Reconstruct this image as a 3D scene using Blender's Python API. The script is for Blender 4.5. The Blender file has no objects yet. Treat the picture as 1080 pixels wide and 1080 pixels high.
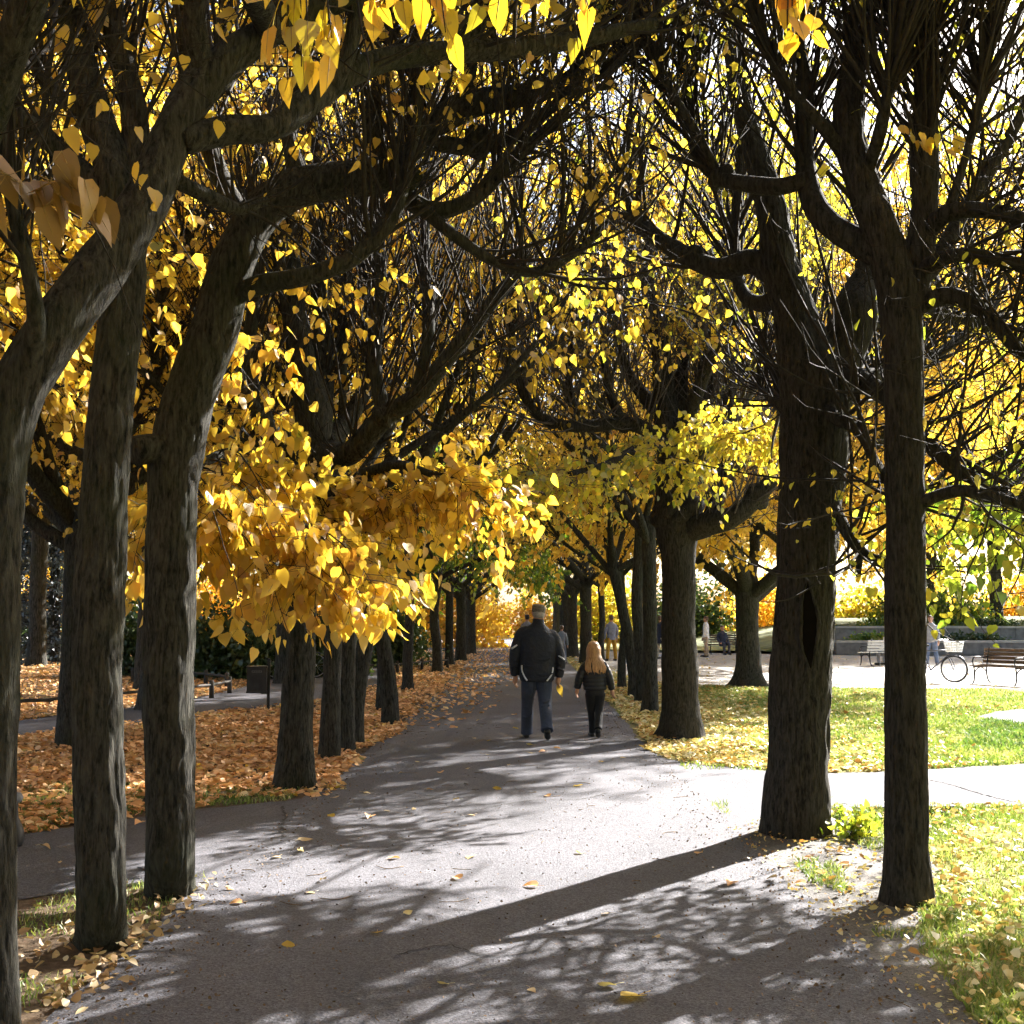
import bpy, bmesh, math, random
import numpy as np
from mathutils import Vector, Matrix

scene = bpy.context.scene
COL = scene.collection
R = math.radians
UP = np.array([0., 0., 1.])

# ------------------------------------------------------------------ camera
FPX, PITCH, CAMH = 1245.0, R(5.14), 1.6
cam_d = bpy.data.cameras.new('camera')
cam = bpy.data.objects.new('camera', cam_d)
COL.objects.link(cam)
cam.location = (0, 0, CAMH)
cam.rotation_euler = (math.pi / 2 + PITCH, 0, 0)
cam_d.sensor_width = 36
cam_d.lens = FPX / 1080 * 36
cam_d.clip_start, cam_d.clip_end = 0.05, 3000
scene.camera = cam


def ray(px, py):
    u, v = (px - 540) / FPX, (540 - py) / FPX
    return np.array([u, math.cos(PITCH) - v * math.sin(PITCH), math.sin(PITCH) + v * math.cos(PITCH)])


def P(px, py, d):
    """survey point: photo position + measured depth -> metres"""
    r = ray(px, py)
    return np.array([0, 0, CAMH]) + r * (d / r[1])


def G(px, py):
    r = ray(px, py)
    return np.array([0, 0, CAMH]) + r * (-CAMH / r[2])


# ------------------------------------------------------------------ mesh helpers
def np_mesh(name, verts, quads=None, tris=None, smooth=True, mat=None):
    me = bpy.data.meshes.new(name)
    verts = np.asarray(verts, dtype=np.float32).reshape(-1, 3)
    nq = 0 if quads is None else len(quads)
    nt = 0 if tris is None else len(tris)
    me.vertices.add(len(verts))
    me.vertices.foreach_set('co', verts.ravel())
    idx = []
    if nq: idx.append(np.asarray(quads, dtype=np.int32).ravel())
    if nt: idx.append(np.asarray(tris, dtype=np.int32).ravel())
    idx = np.concatenate(idx)
    me.loops.add(len(idx))
    me.loops.foreach_set('vertex_index', idx)
    me.polygons.add(nq + nt)
    ls = np.concatenate([np.arange(nq) * 4, nq * 4 + np.arange(nt) * 3]).astype(np.int32)
    me.polygons.foreach_set('loop_start', ls)
    me.polygons.foreach_set('loop_total', np.concatenate([np.full(nq, 4), np.full(nt, 3)]).astype(np.int32))
    me.polygons.foreach_set('use_smooth', np.full(nq + nt, smooth, dtype=bool))
    me.update(calc_edges=True)
    if mat: me.materials.append(mat)
    return me


def link(name, me, parent=None, loc=None):
    o = bpy.data.objects.new(name, me)
    COL.objects.link(o)
    if parent: o.parent = parent
    if loc is not None: o.location = loc
    return o


def tag(o, label, cat, group=None, kind=None):
    o['label'] = label
    o['category'] = cat
    if group: o['group'] = group
    if kind: o['kind'] = kind
    return o


def thing(name, label, cat, loc=(0, 0, 0), rz=0, group=None, scale=1):
    o = bpy.data.objects.new(name, None)
    COL.objects.link(o)
    o.empty_display_size = 0.2
    o.location = loc
    o.rotation_euler = (0, 0, rz)
    o.scale = (scale, scale, scale)
    return tag(o, label, cat, group)


def copy_tree(root, label, loc, rz, scale=1, group=None):
    r = root.copy(); COL.objects.link(r)
    r.location = loc; r.rotation_euler = (0, 0, rz); r.scale = (scale,) * 3
    r['label'] = label
    if group: r['group'] = group
    for ch in list(root.children):
        c = ch.copy(); COL.objects.link(c); c.parent = r
        for g in list(ch.children):
            d = g.copy(); COL.objects.link(d); d.parent = c
    return r


class Acc:
    """collects quads/tris"""
    def __init__(s): s.v, s.q, s.t, s.n = [], [], [], 0
    def add(s, v, q=None, t=None):
        v = np.asarray(v, float).reshape(-1, 3)
        s.v.append(v)
        if q is not None and len(q): s.q.append(np.asarray(q) + s.n)
        if t is not None and len(t): s.t.append(np.asarray(t) + s.n)
        s.n += len(v)
    def mesh(s, name, mat, smooth=True):
        return np_mesh(name, np.concatenate(s.v), np.concatenate(s.q) if s.q else None,
                       np.concatenate(s.t) if s.t else None, smooth, mat)
    def obj(s, name, mat, parent=None, smooth=True):
        return link(name, s.mesh(name, mat, smooth), parent)
    # small solids ------------------------------------------------
    def box(s, c, size, rot=None):
        b = np.array([[x, y, z] for x in (-.5, .5) for y in (-.5, .5) for z in (-.5, .5)]) * np.asarray(size, float)
        if rot is not None: b = b @ np.asarray(rot).T
        s.add(b + np.asarray(c, float), [[0, 1, 3, 2], [4, 6, 7, 5], [0, 4, 5, 1], [2, 3, 7, 6], [0, 2, 6, 4], [1, 5, 7, 3]])
    def tube(s, pts, r, k=8, cap=True):
        pts = np.asarray(pts, float); M = len(pts)
        r = np.broadcast_to(np.asarray(r, float), (M,))
        v, q = tubes(pts[None], r[None], k)
        v = v.reshape(-1, 3)
        t = []
        if cap:
            v = np.vstack([v, pts[:1], pts[-1:]])
            a, b = M * k, M * k + 1
            for j in range(k):
                t.append([a, (j + 1) % k, j]); t.append([b, (M - 1) * k + j, (M - 1) * k + (j + 1) % k])
        s.add(v, q, t)
    def loft(s, rings, cap=True):
        """rings: list of (k,3) arrays"""
        k = len(rings[0]); M = len(rings)
        v = np.concatenate(rings)
        i = np.arange(M - 1)[:, None] * k; j = np.arange(k)[None]; j2 = (j + 1) % k
        q = np.stack([i + j, i + j2, i + k + j2, i + k + j], -1).reshape(-1, 4)
        t = []
        if cap:
            v = np.vstack([v, rings[0].mean(0)[None], rings[-1].mean(0)[None]])
            a, b = M * k, M * k + 1
            for jj in range(k):
                t.append([a, (jj + 1) % k, jj]); t.append([b, (M - 1) * k + jj, (M - 1) * k + (jj + 1) % k])
        s.add(v, q, t)


def norm(a):
    return a / np.maximum(np.linalg.norm(a, axis=-1, keepdims=True), 1e-9)


def frames(Pt):
    """Pt (B,M,3) -> tangent, n1, n2 by (approximate) parallel transport"""
    T = np.empty_like(Pt)
    T[:, 1:-1] = Pt[:, 2:] - Pt[:, :-2]
    T[:, 0] = Pt[:, 1] - Pt[:, 0]
    T[:, -1] = Pt[:, -1] - Pt[:, -2]
    T = norm(T)
    ref = np.where(np.abs(T[:, 0, 2:3]) > .9, np.array([[1., 0, 0]]), np.array([[0, 0, 1.]]))
    n = norm(np.cross(T[:, 0], ref))
    N1 = np.empty_like(Pt)
    for i in range(Pt.shape[1]):
        n = norm(n - (n * T[:, i]).sum(-1, keepdims=True) * T[:, i])
        N1[:, i] = n
    return T, N1, np.cross(T, N1)


def tubes(Pt, Rd, k):
    B, M, _ = Pt.shape
    T, N1, N2 = frames(Pt)
    a = np.arange(k) * 2 * np.pi / k
    V = Pt[:, :, None] + Rd[..., None, None] * (np.cos(a)[None, None, :, None] * N1[:, :, None] + np.sin(a)[None, None, :, None] * N2[:, :, None])
    b = np.arange(B)[:, None, None] * (M * k); i = np.arange(M - 1)[None, :, None] * k
    j = np.arange(k)[None, None]; j2 = (j + 1) % k
    Q = np.stack([b + i + j, b + i + j2, b + i + k + j2, b + i + k + j], -1).reshape(-1, 4)
    return V.reshape(-1, 3), Q


def spline(pts, n):
    """Catmull-Rom through rows of pts (any width), n samples, even in parameter length"""
    p = np.asarray(pts, float)
    if len(p) == 2:
        t = np.linspace(0, 1, n)[:, None]
        return p[0] * (1 - t) + p[1] * t
    seg = np.linalg.norm(np.diff(p[:, :3], axis=0), axis=1)
    cum = np.concatenate([[0], np.cumsum(seg)])
    e = np.vstack([2 * p[0] - p[1], p, 2 * p[-1] - p[-2]])
    s = np.linspace(0, cum[-1], n)
    i = np.clip(np.searchsorted(cum, s, 'right') - 1, 0, len(p) - 2)
    t = ((s - cum[i]) / np.maximum(seg[i], 1e-9))[:, None]
    p0, p1, p2, p3 = e[i], e[i + 1], e[i + 2], e[i + 3]
    return .5 * (2 * p1 + (p2 - p0) * t + (2 * p0 - 5 * p1 + 4 * p2 - p3) * t ** 2 + (3 * p1 - p0 - 3 * p2 + p3) * t ** 3)


def vnoise2(u, v, nu, rng):
    """value noise, u periodic in [0,1) over nu cells, v in cells"""
    nv = int(np.max(v)) + 3
    g = rng.random((nv, nu))
    x = (u % 1.0) * nu
    i = np.floor(x).astype(int) % nu; fx = x - np.floor(x); fx = fx * fx * (3 - 2 * fx)
    y = np.maximum(v, 0); jj = np.floor(y).astype(int); fy = y - jj; fy = fy * fy * (3 - 2 * fy)
    i2 = (i + 1) % nu
    return (g[jj, i] * (1 - fx) + g[jj, i2] * fx) * (1 - fy) + (g[jj + 1, i] * (1 - fx) + g[jj + 1, i2] * fx) * fy


def bark_tube(acc, ctrl, k, step, rng, amp=.008, flare=0., lump=.06, close_end=True):
    """ctrl rows (x,y,z,r): a limb with bark furrows modelled in"""
    ctrl = np.asarray(ctrl, float)
    L = np.linalg.norm(np.diff(ctrl[:, :3], axis=0), axis=1).sum()
    M = max(6, int(L / step))
    c = spline(ctrl, M)
    pts, r = c[:, :3], np.maximum(c[:, 3], .004)
    s = np.concatenate([[0], np.cumsum(np.linalg.norm(np.diff(pts, axis=0), axis=1))])
    T, N1, N2 = frames(pts[None]); N1, N2 = N1[0], N2[0]
    a = np.arange(k) / k
    A, S = np.meshgrid(a, s)
    rr = r[:, None] * np.ones_like(A)
    rm = float(r.mean())
    if flare:
        lob = 1 + .45 * np.cos(2 * np.pi * (A * 4 + .3)) + .35 * np.cos(2 * np.pi * (A * 3 + rng.random()))
        rr = rr * (1 + flare * np.exp(-S / .17) * lob)
    rr = rr * (1 + lump * 2 * (vnoise2(A, S / .35, 4, rng) - .5) + lump * (vnoise2(A, S / .14, 7, rng) - .5))
    if amp:
        nf = max(5, int(2 * math.pi * rm / .032))
        w = vnoise2(A, S / .12, 6, rng) * .10
        f1 = vnoise2(A + w, S / .27, nf, rng); f2 = vnoise2(A + w, S / .10, nf * 2, rng)
        ridge = (1 - np.abs(2 * f1 - 1)) ** 1.4 * (.55 + .9 * vnoise2(A, S / .5, 3, rng))
        rr = rr - amp * ridge * 1.6 + amp * .7 * (f2 - .5) + amp * .6
    ang = A * 2 * np.pi
    V = pts[:, None] + rr[..., None] * (np.cos(ang)[..., None] * N1[:, None] + np.sin(ang)[..., None] * N2[:, None])
    rings = [V[i] for i in range(M)]
    acc.loft(rings, cap=close_end)
    return c


# ------------------------------------------------------------------ growth
def rand_dirs(B, rng):
    return norm(rng.normal(size=(B, 3)))


def grow(p0, d0, L, M, to, pull, wig, rng):
    """batch of curved stems: start p0 (B,3), direction d0, length L (B,), pulled towards `to`"""
    B = len(p0)
    d = norm(d0.copy())
    Pt = np.empty((B, M, 3)); Pt[:, 0] = p0
    st = (L / (M - 1))[:, None]
    for i in range(1, M):
        d = norm(d + to * pull + rng.normal(size=(B, 3)) * wig)
        Pt[:, i] = Pt[:, i - 1] + d * st
    return Pt


def at(Pt, b, t):
    """points and tangents on stems b at parameters t in 0..1"""
    M = Pt.shape[1]
    x = np.clip(t, 0, .9999) * (M - 1)
    i = x.astype(int); f = (x - i)[:, None]
    a, c = Pt[b, i], Pt[b, i + 1]
    return a * (1 - f) + c * f, norm(c - a)


LEAF_FINE = np.array([[0, 0, 0], [.30, -.04, .05], [.50, .18, .09], [.44, .48, .07], [.22, .80, .02], [0, 1.08, -.08],
                      [-.22, .80, .02], [-.44, .48, .07], [-.50, .18, .09], [-.30, -.04, .05], [0, .45, 0]], float)
LEAF_FINE_T = [[0, 1, 10], [1, 2, 10], [2, 3, 10], [3, 4, 10], [4, 5, 10], [5, 6, 10], [6, 7, 10], [7, 8, 10], [8, 9, 10], [9, 0, 10]]
LEAF_MID = np.array([[0, 0, 0], [.46, .22, .08], [.33, .68, .05], [0, 1.05, -.06], [-.33, .68, .05], [-.46, .22, .08]], float)
LEAF_MID_Q = [[0, 1, 2, 3], [0, 3, 4, 5]]
LEAF_FAR = np.array([[0, 0, 0], [.46, .4, .05], [0, 1, 0], [-.46, .4, .05]], float)
LEAF_FAR_Q = [[0, 1, 2, 3]]


def leaves(acc, pos, axis, nrm, size, rng, lod=1, width=.95, cup=1.0):
    tpl, fq = {0: (LEAF_FINE, LEAF_FINE_T), 1: (LEAF_MID, LEAF_MID_Q), 2: (LEAF_FAR, LEAF_FAR_Q)}[lod]
    tpl = tpl.copy()
    a = norm(axis)
    n = norm(nrm - (nrm * a).sum(-1, keepdims=True) * a)
    b = np.cross(a, n)
    B = len(pos)
    w = (width * (.68 + .42 * rng.random(B)))[:, None, None]
    cu = (cup * (-.5 + 1.6 * rng.random(B)))[:, None, None]
    t = tpl[None]
    Z = t[..., 2:3] * cu
    if lod < 2:      # every blade curls, twists and leans its own way
        k1 = (-.30 + .42 * rng.random(B))[:, None, None]; k2 = (rng.normal(size=B) * .28)[:, None, None]; sk = (rng.normal(size=B) * .10)[:, None, None]
        Z = Z + k1 * t[..., 1:2] ** 2 + k2 * t[..., 0:1] * t[..., 1:2]
        X = t[..., 0:1] * w + sk * t[..., 1:2] ** 2
    else: X = t[..., 0:1] * w
    V = pos[:, None] + size[:, None, None] * (X * b[:, None] + t[..., 1:2] * a[:, None] + Z * n[:, None])
    F = np.asarray(fq)
    k = len(tpl)
    Q = (np.arange(B)[:, None, None] * k + F[None]).reshape(-1, F.shape[1])
    if lod == 0: acc.add(V, None, Q)
    else: acc.add(V, Q)
# ------------------------------------------------------------------ materials
def new_mat(name):
    m = bpy.data.materials.new(name); m.use_nodes = True
    nt = m.node_tree; nt.nodes.clear()
    out = nt.nodes.new('ShaderNodeOutputMaterial')
    return m, nt, out


def N(nt, typ, **kw):
    n = nt.nodes.new(typ)
    for k, v in kw.items():
        if k in n.inputs: n.inputs[k].default_value = v
        else: setattr(n, k, v)
    return n


def ramp(nt, fac, stops, interp='LINEAR'):
    n = nt.nodes.new('ShaderNodeValToRGB')
    cr = n.color_ramp; cr.interpolation = interp
    while len(cr.elements) < len(stops): cr.elements.new(.5)
    for e, (p, c) in zip(cr.elements, stops):
        e.position = p; e.color = (*c, 1)
    nt.links.new(fac, n.inputs[0])
    return n.outputs[0]


def noise(nt, scale, detail=4, rough=.6, coord='Object', stretch=None, dist=0):
    tc = nt.nodes.new('ShaderNodeTexCoord')
    o = tc.outputs[coord]
    if stretch:
        mp = nt.nodes.new('ShaderNodeMapping'); mp.inputs['Scale'].default_value = stretch
        nt.links.new(o, mp.inputs[0]); o = mp.outputs[0]
    n = N(nt, 'ShaderNodeTexNoise', Scale=scale, Detail=detail, Roughness=rough, Distortion=dist)
    nt.links.new(o, n.inputs['Vector'])
    return n.outputs['Fac']


def mixc(nt, fac, a, b, mode='MIX'):
    n = nt.nodes.new('ShaderNodeMix'); n.data_type = 'RGBA'; n.blend_type = mode
    for s, v in ((0, fac), (6, a), (7, b)):
        if hasattr(v, 'is_linked') or hasattr(v, 'links'): nt.links.new(v, n.inputs[s])
        else: n.inputs[s].default_value = v if s == 0 else (*v, 1)
    return n.outputs[2]


def bump(nt, h, strength, dist, prev=None):
    b = N(nt, 'ShaderNodeBump', Strength=strength, Distance=dist)
    nt.links.new(h, b.inputs['Height'])
    if prev: nt.links.new(prev, b.inputs['Normal'])
    return b.outputs[0]


def simple(name, col, rough=.6, metal=0., var=.25, scale=12, bmp=0., spec=.4, coat=0.):
    m, nt, out = new_mat(name)
    p = N(nt, 'ShaderNodeBsdfPrincipled', Roughness=rough, Metallic=metal)
    p.inputs['Specular IOR Level'].default_value = spec
    p.inputs['Coat Weight'].default_value = coat
    f = noise(nt, scale, 5)
    c = ramp(nt, f, [(.3, tuple(x * (1 - var) for x in col)), (.7, tuple(min(1, x * (1 + var)) for x in col))])
    nt.links.new(c, p.inputs['Base Color'])
    if bmp: nt.links.new(bump(nt, noise(nt, scale * 4, 4), .6, bmp), p.inputs['Normal'])
    nt.links.new(p.outputs[0], out.inputs[0])
    return m


def bark_mat(name, dark, light, moss, mossamt=.5):
    m, nt, out = new_mat(name)
    p = N(nt, 'ShaderNodeBsdfPrincipled', Roughness=.95)
    p.inputs['Specular IOR Level'].default_value = .15
    f1 = noise(nt, 9, 6, .65, stretch=(5, 5, .8), dist=.4)
    f2 = noise(nt, 60, 3, .6, stretch=(1, 1, .35))
    c = ramp(nt, f1, [(.38, dark), (.5, tuple(a * .6 + b * .4 for a, b in zip(dark, light))), (.66, light)])
    c = mixc(nt, ramp(nt, f2, [(.4, (0, 0, 0)), (.7, (.35, .35, .35))]), c, tuple(x * 1.5 for x in light))
    mf = noise(nt, 1.6, 5, .7)
    ms = ramp(nt, mf, [(.48, (0, 0, 0)), (.66, (mossamt,) * 3)])
    c = mixc(nt, ms, c, moss)
    nt.links.new(c, p.inputs['Base Color'])
    b = bump(nt, f1, 1., .03)
    b = bump(nt, f2, .9, .008, b)
    nt.links.new(b, p.inputs['Normal'])
    nt.links.new(p.outputs[0], out.inputs[0])
    return m


def leaf_mat(name, stops, trans=.7, gloss=.06, tint=(1.0, .98, .6), spots=0.):
    """stops: colour ramp over a random value per leaf"""
    m, nt, out = new_mat(name)
    g = nt.nodes.new('ShaderNodeNewGeometry')
    tc = nt.nodes.new('ShaderNodeTexCoord')
    cl = N(nt, 'ShaderNodeTexNoise', Scale=.9, Detail=2)
    nt.links.new(tc.outputs['Object'], cl.inputs['Vector'])
    ad = N(nt, 'ShaderNodeMath', operation='MULTIPLY_ADD')      # per leaf + clump to clump drift
    nt.links.new(g.outputs['Random Per Island'], ad.inputs[0]); ad.inputs[1].default_value = .75
    sc = N(nt, 'ShaderNodeMath', operation='MULTIPLY_ADD'); nt.links.new(cl.outputs['Fac'], sc.inputs[0])
    sc.inputs[1].default_value = 1.1; sc.inputs[2].default_value = -.42
    nt.links.new(sc.outputs[0], ad.inputs[2])
    c = ramp(nt, ad.outputs[0], stops)
    if spots:
        sp = noise(nt, 45, 3, .6)
        c = mixc(nt, ramp(nt, sp, [(.6, (0, 0, 0)), (.74, (spots,) * 3)]), c, (.16, .07, .015))
    d = N(nt, 'ShaderNodeBsdfDiffuse'); nt.links.new(c, d.inputs[0])
    t = N(nt, 'ShaderNodeBsdfTranslucent')
    nt.links.new(mixc(nt, 1., c, tint, 'MULTIPLY'), t.inputs[0])
    mx = N(nt, 'ShaderNodeMixShader'); mx.inputs[0].default_value = trans
    nt.links.new(d.outputs[0], mx.inputs[1]); nt.links.new(t.outputs[0], mx.inputs[2])
    res = mx.outputs[0]
    if gloss:
        gl = N(nt, 'ShaderNodeBsdfGlossy', Roughness=.45)
        m2 = N(nt, 'ShaderNodeMixShader'); m2.inputs[0].default_value = gloss
        nt.links.new(res, m2.inputs[1]); nt.links.new(gl.outputs[0], m2.inputs[2]); res = m2.outputs[0]
    nt.links.new(res, out.inputs[0])
    return m


BARK = bark_mat('bark', (.008, .0078, .0068), (.068, .064, .053), (.030, .036, .018), .55)
BARK_B = bark_mat('bark_brown', (.008, .0074, .0063), (.054, .050, .042), (.030, .028, .018), .4)
TWIG = simple('twig_bark', (.026, .022, .018), .85, var=.4, scale=30, spec=.2)
TWIG_G = simple('twig_bark_grey', (.075, .066, .066), .85, var=.4, scale=30, spec=.2)

GOLD = leaf_mat('leaf_gold', [(.0, (.34, .34, .05)), (.10, (.58, .42, .055)), (.42, (.75, .505, .062)), (.72, (.81, .57, .09)), (.9, (.66, .38, .055)), (1, (.38, .18, .03))])
GOLDB = leaf_mat('leaf_gold_park', [(.0, (.50, .45, .07)), (.18, (.76, .51, .06)), (.55, (.83, .57, .085)), (.85, (.86, .63, .14)), (1, (.62, .34, .055))])
LIME = leaf_mat('leaf_yellow_green', [(.0, (.20, .26, .03)), (.25, (.42, .42, .045)), (.5, (.62, .52, .06)), (.8, (.70, .53, .07)), (1, (.50, .28, .04))])
GREEN = leaf_mat('leaf_green', [(.0, (.06, .14, .015)), (.5, (.14, .24, .02)), (.8, (.30, .34, .03)), (1, (.55, .45, .04))])
NEARLEAF = leaf_mat('leaf_near', [(.0, (.42, .38, .03)), (.4, (.62, .44, .03)), (.75, (.66, .36, .03)), (1, (.34, .15, .02))], trans=.5, spots=.7)
BROWNLEAF = leaf_mat('leaf_brown', [(.0, (.16, .10, .02)), (.4, (.24, .13, .02)), (.75, (.34, .20, .025)), (1, (.20, .08, .015))], trans=.35, spots=.6)  # brown leaves, darkened further to carry the shade they hang in
STALK = simple('leaf_stalk', (.30, .20, .045), .7, 0, .3, 40)
LITTER = leaf_mat('litter_orange', [(.0, (.34, .16, .07)), (.2, (.60, .31, .13)), (.55, (.76, .43, .20)), (.8, (.80, .52, .27)), (.93, (.80, .63, .38)), (1, (.78, .54, .07))], trans=.2, gloss=.05)
LITTER_Y = leaf_mat('litter_yellow', [(.0, (.24, .11, .04)), (.18, (.50, .27, .08)), (.4, (.66, .50, .18)), (.7, (.74, .64, .32)), (1, (.72, .68, .50))], trans=.2, gloss=.05)
PALELEAF = leaf_mat('litter_pale', [(.0, (.22, .12, .05)), (.4, (.44, .30, .14)), (.75, (.56, .46, .28)), (1, (.60, .40, .05))], trans=.15, gloss=.06)
GRASSM = leaf_mat('grass_blade', [(.0, (.08, .16, .03)), (.45, (.18, .27, .05)), (.78, (.34, .37, .12)), (1, (.52, .48, .26))], trans=.4, gloss=.04)
OLIVE = leaf_mat('leaf_olive', [(.0, (.11, .21, .025)), (.4, (.26, .36, .04)), (.75, (.44, .46, .05)), (1, (.64, .50, .06))])
SHADEGRASS = leaf_mat('shaded_grass', [(.0, (.05, .11, .025)), (.5, (.09, .18, .04)), (1, (.20, .27, .08))], trans=.4, gloss=.03)  # greener grass, with the shade over the patch put into its colour
HEDGE = leaf_mat('hedge_leaf', [(.0, (.02, .045, .012)), (.6, (.045, .08, .02)), (1, (.10, .13, .03))], trans=.3)
NEEDLE = leaf_mat('conifer_needle', [(.0, (.035, .05, .05)), (.6, (.07, .09, .10)), (1, (.14, .16, .19))], trans=.15)


def ground_mat():
    m, nt, out = new_mat('park_soil')
    p = N(nt, 'ShaderNodeBsdfPrincipled', Roughness=.95); p.inputs['Specular IOR Level'].default_value = .1
    a = noise(nt, .35, 6, .6); b = noise(nt, 14, 6, .7); c = noise(nt, 80, 3, .7)
    col = ramp(nt, b, [(.3, (.045, .032, .022)), (.55, (.12, .085, .055)), (.75, (.22, .17, .12))])
    tc = nt.nodes.new('ShaderNodeTexCoord'); sx = nt.nodes.new('ShaderNodeSeparateXYZ'); nt.links.new(tc.outputs['Object'], sx.inputs[0])
    g = ramp(nt, a, [(.35, (.10, .13, .03)), (.65, (.20, .21, .05))])
    mr = N(nt, 'ShaderNodeMapRange'); mr.inputs[1].default_value = 2.0; mr.inputs[2].default_value = 3.2
    wob = N(nt, 'ShaderNodeMath', operation='MULTIPLY_ADD'); nt.links.new(noise(nt, 1.4, 5, .7), wob.inputs[0]); wob.inputs[1].default_value = 1.6
    nt.links.new(sx.outputs[0], wob.inputs[2]); nt.links.new(wob.outputs[0], mr.inputs[0])
    col = mixc(nt, mr.outputs[0], col, mixc(nt, ramp(nt, c, [(.4, (0, 0, 0)), (.6, (1, 1, 1))]), g, (.30, .27, .12)))
    nt.links.new(col, p.inputs['Base Color'])
    nt.links.new(bump(nt, c, .8, .01, bump(nt, b, .7, .04)), p.inputs['Normal'])
    nt.links.new(p.outputs[0], out.inputs[0])
    return m


def asphalt_mat(name, base, tint=(1, .97, 1.02), big=.18):
    m, nt, out = new_mat(name)
    p = N(nt, 'ShaderNodeBsdfPrincipled', Roughness=.85); p.inputs['Specular IOR Level'].default_value = .3
    a = noise(nt, .55, 7, .68, dist=.6); c = noise(nt, 5, 6, .72); b = noise(nt, 75, 4, .9)
    tc = nt.nodes.new('ShaderNodeTexCoord')
    v = N(nt, 'ShaderNodeTexVoronoi', Scale=85.); nt.links.new(tc.outputs['Object'], v.inputs['Vector'])
    col = ramp(nt, a, [(.28, tuple(base * (1 - big * 1.5) * t for t in tint)), (.5, tuple(base * t for t in tint)), (.72, tuple(base * (1 + big) * t for t in tint))])
    col = mixc(nt, ramp(nt, c, [(.52, (0, 0, 0)), (.72, (.5, .5, .5))]), col, tuple(base * .62 * t for t in tint))
    sp = nt.nodes.new('ShaderNodeValToRGB'); nt.links.new(v.outputs['Color'], sp.inputs[0])
    sp.color_ramp.elements[0].color = (.50, .50, .50, 1); sp.color_ramp.elements[1].color = (1.32, 1.31, 1.29, 1)
    sp.color_ramp.elements[0].position = .15; sp.color_ramp.elements[1].position = .95
    col = mixc(nt, .75, col, sp.outputs[0], 'MULTIPLY')
    sp2 = ramp(nt, b, [(.36, (.45, .45, .45)), (.5, (1, 1, 1))])
    col = mixc(nt, 1., col, sp2, 'MULTIPLY')
    nt.links.new(col, p.inputs['Base Color'])
    nt.links.new(bump(nt, v.outputs['Distance'], .6, .006, bump(nt, b, .8, .008, bump(nt, c, .35, .02, bump(nt, a, .4, .04)))), p.inputs['Normal'])
    nt.links.new(p.outputs[0], out.inputs[0])
    return m


SOIL = ground_mat()
ASPH = asphalt_mat('worn_asphalt', .118, (.97, .955, 1.09))
ASPH2 = asphalt_mat('side_asphalt', .10, (.97, .955, 1.10))
GRAVEL = asphalt_mat('pale_gravel', .42, (1, .97, .93), .1)
DIRT = asphalt_mat('trodden_dirt', .125, (1.08, 1, .92), .45)
CRACK = simple('crack_dark', (.03, .027, .025), .95)
# ------------------------------------------------------------------ ground, paths
RNG = np.random.default_rng(11)


def inpoly(p, poly):
    x, y = p[:, 0], p[:, 1]; c = np.zeros(len(p), bool)
    j = len(poly) - 1
    for i in range(len(poly)):
        xi, yi, xj, yj = poly[i][0], poly[i][1], poly[j][0], poly[j][1]
        m = ((yi > y) != (yj > y)) & (x < (xj - xi) * (y - yi) / (yj - yi + 1e-12) + xi)
        c ^= m; j = i
    return c


def sheet(name, pts, z, mat, jit=.03, step=.14):
    pts = [np.asarray(p[:2], float) for p in pts]
    out = []
    for a, b in zip(pts, pts[1:] + pts[:1]):
        n = max(1, min(160, int(np.linalg.norm(b - a) / step)))
        nn = np.array([-(b - a)[1], (b - a)[0]]) / (np.linalg.norm(b - a) + 1e-9)
        for i in range(n):
            q = a + (b - a) * i / n
            if i: q = q + nn * RNG.normal() * jit
            out.append(q)
    bm = bmesh.new()
    bm.faces.new([bm.verts.new((p[0], p[1], z)) for p in out])
    bmesh.ops.triangulate(bm, faces=bm.faces[:])
    bmesh.ops.recalc_face_normals(bm, faces=bm.faces[:])
    for f in bm.faces:
        if f.normal.z < 0: f.normal_flip()
    me = bpy.data.meshes.new(name); bm.to_mesh(me); bm.free()
    me.materials.append(mat)
    o = link(name, me); o['kind'] = 'structure'
    return o


gm = np_mesh('ground', [[-900, -300, 0], [900, -300, 0], [900, 1500, 0], [-900, 1500, 0]], [[0, 1, 2, 3]], mat=SOIL)
go = link('ground', gm); go['kind'] = 'structure'

MAIN = [(-1.83, -4), (-1.83, 3), (-1.86, 5), (-1.84, 6.6), (-1.95, 7.3), (-2.4, 7.75), (-2.4, 9.2), (-2.1, 10.0), (-1.86, 10.6), (-1.78, 13), (-1.68, 18), (-1.62, 25), (-1.6, 40), (-1.5, 70), (-1.5, 112),
        (2.1, 112), (2.1, 70), (2.0, 40), (1.85, 25), (1.75, 18), (1.62, 14.6), (1.75, 13.6), (2.1, 13.0), (2.6, 12.75), (2.9, 10.4), (2.2, 9.75), (1.75, 9.0), (1.66, 8.0), (1.70, 6.6), (1.74, 5), (1.74, 3), (1.74, -4)]
sheet('main_path', MAIN, .012, ASPH, .02)
CROSS_L = [G(270, 920), G(155, 932), G(85, 941), G(20, 950), G(-80, 966), G(-300, 1010), G(-300, 905), G(-80, 900), G(20, 882), G(80, 872), G(200, 855), G(330, 842)]
CROSS_R = [G(780, 900), G(870, 853), G(940, 852), G(1080, 850), G(1200, 848), G(1500, 846), G(1500, 797), G(1200, 801), G(1080, 806), G(940, 814), G(870, 816), G(760, 812)]
sheet('crossing_path', CROSS_L, .006, ASPH2, .025)
sheet('crossing_path', CROSS_R, .006, ASPH, .025)
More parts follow.
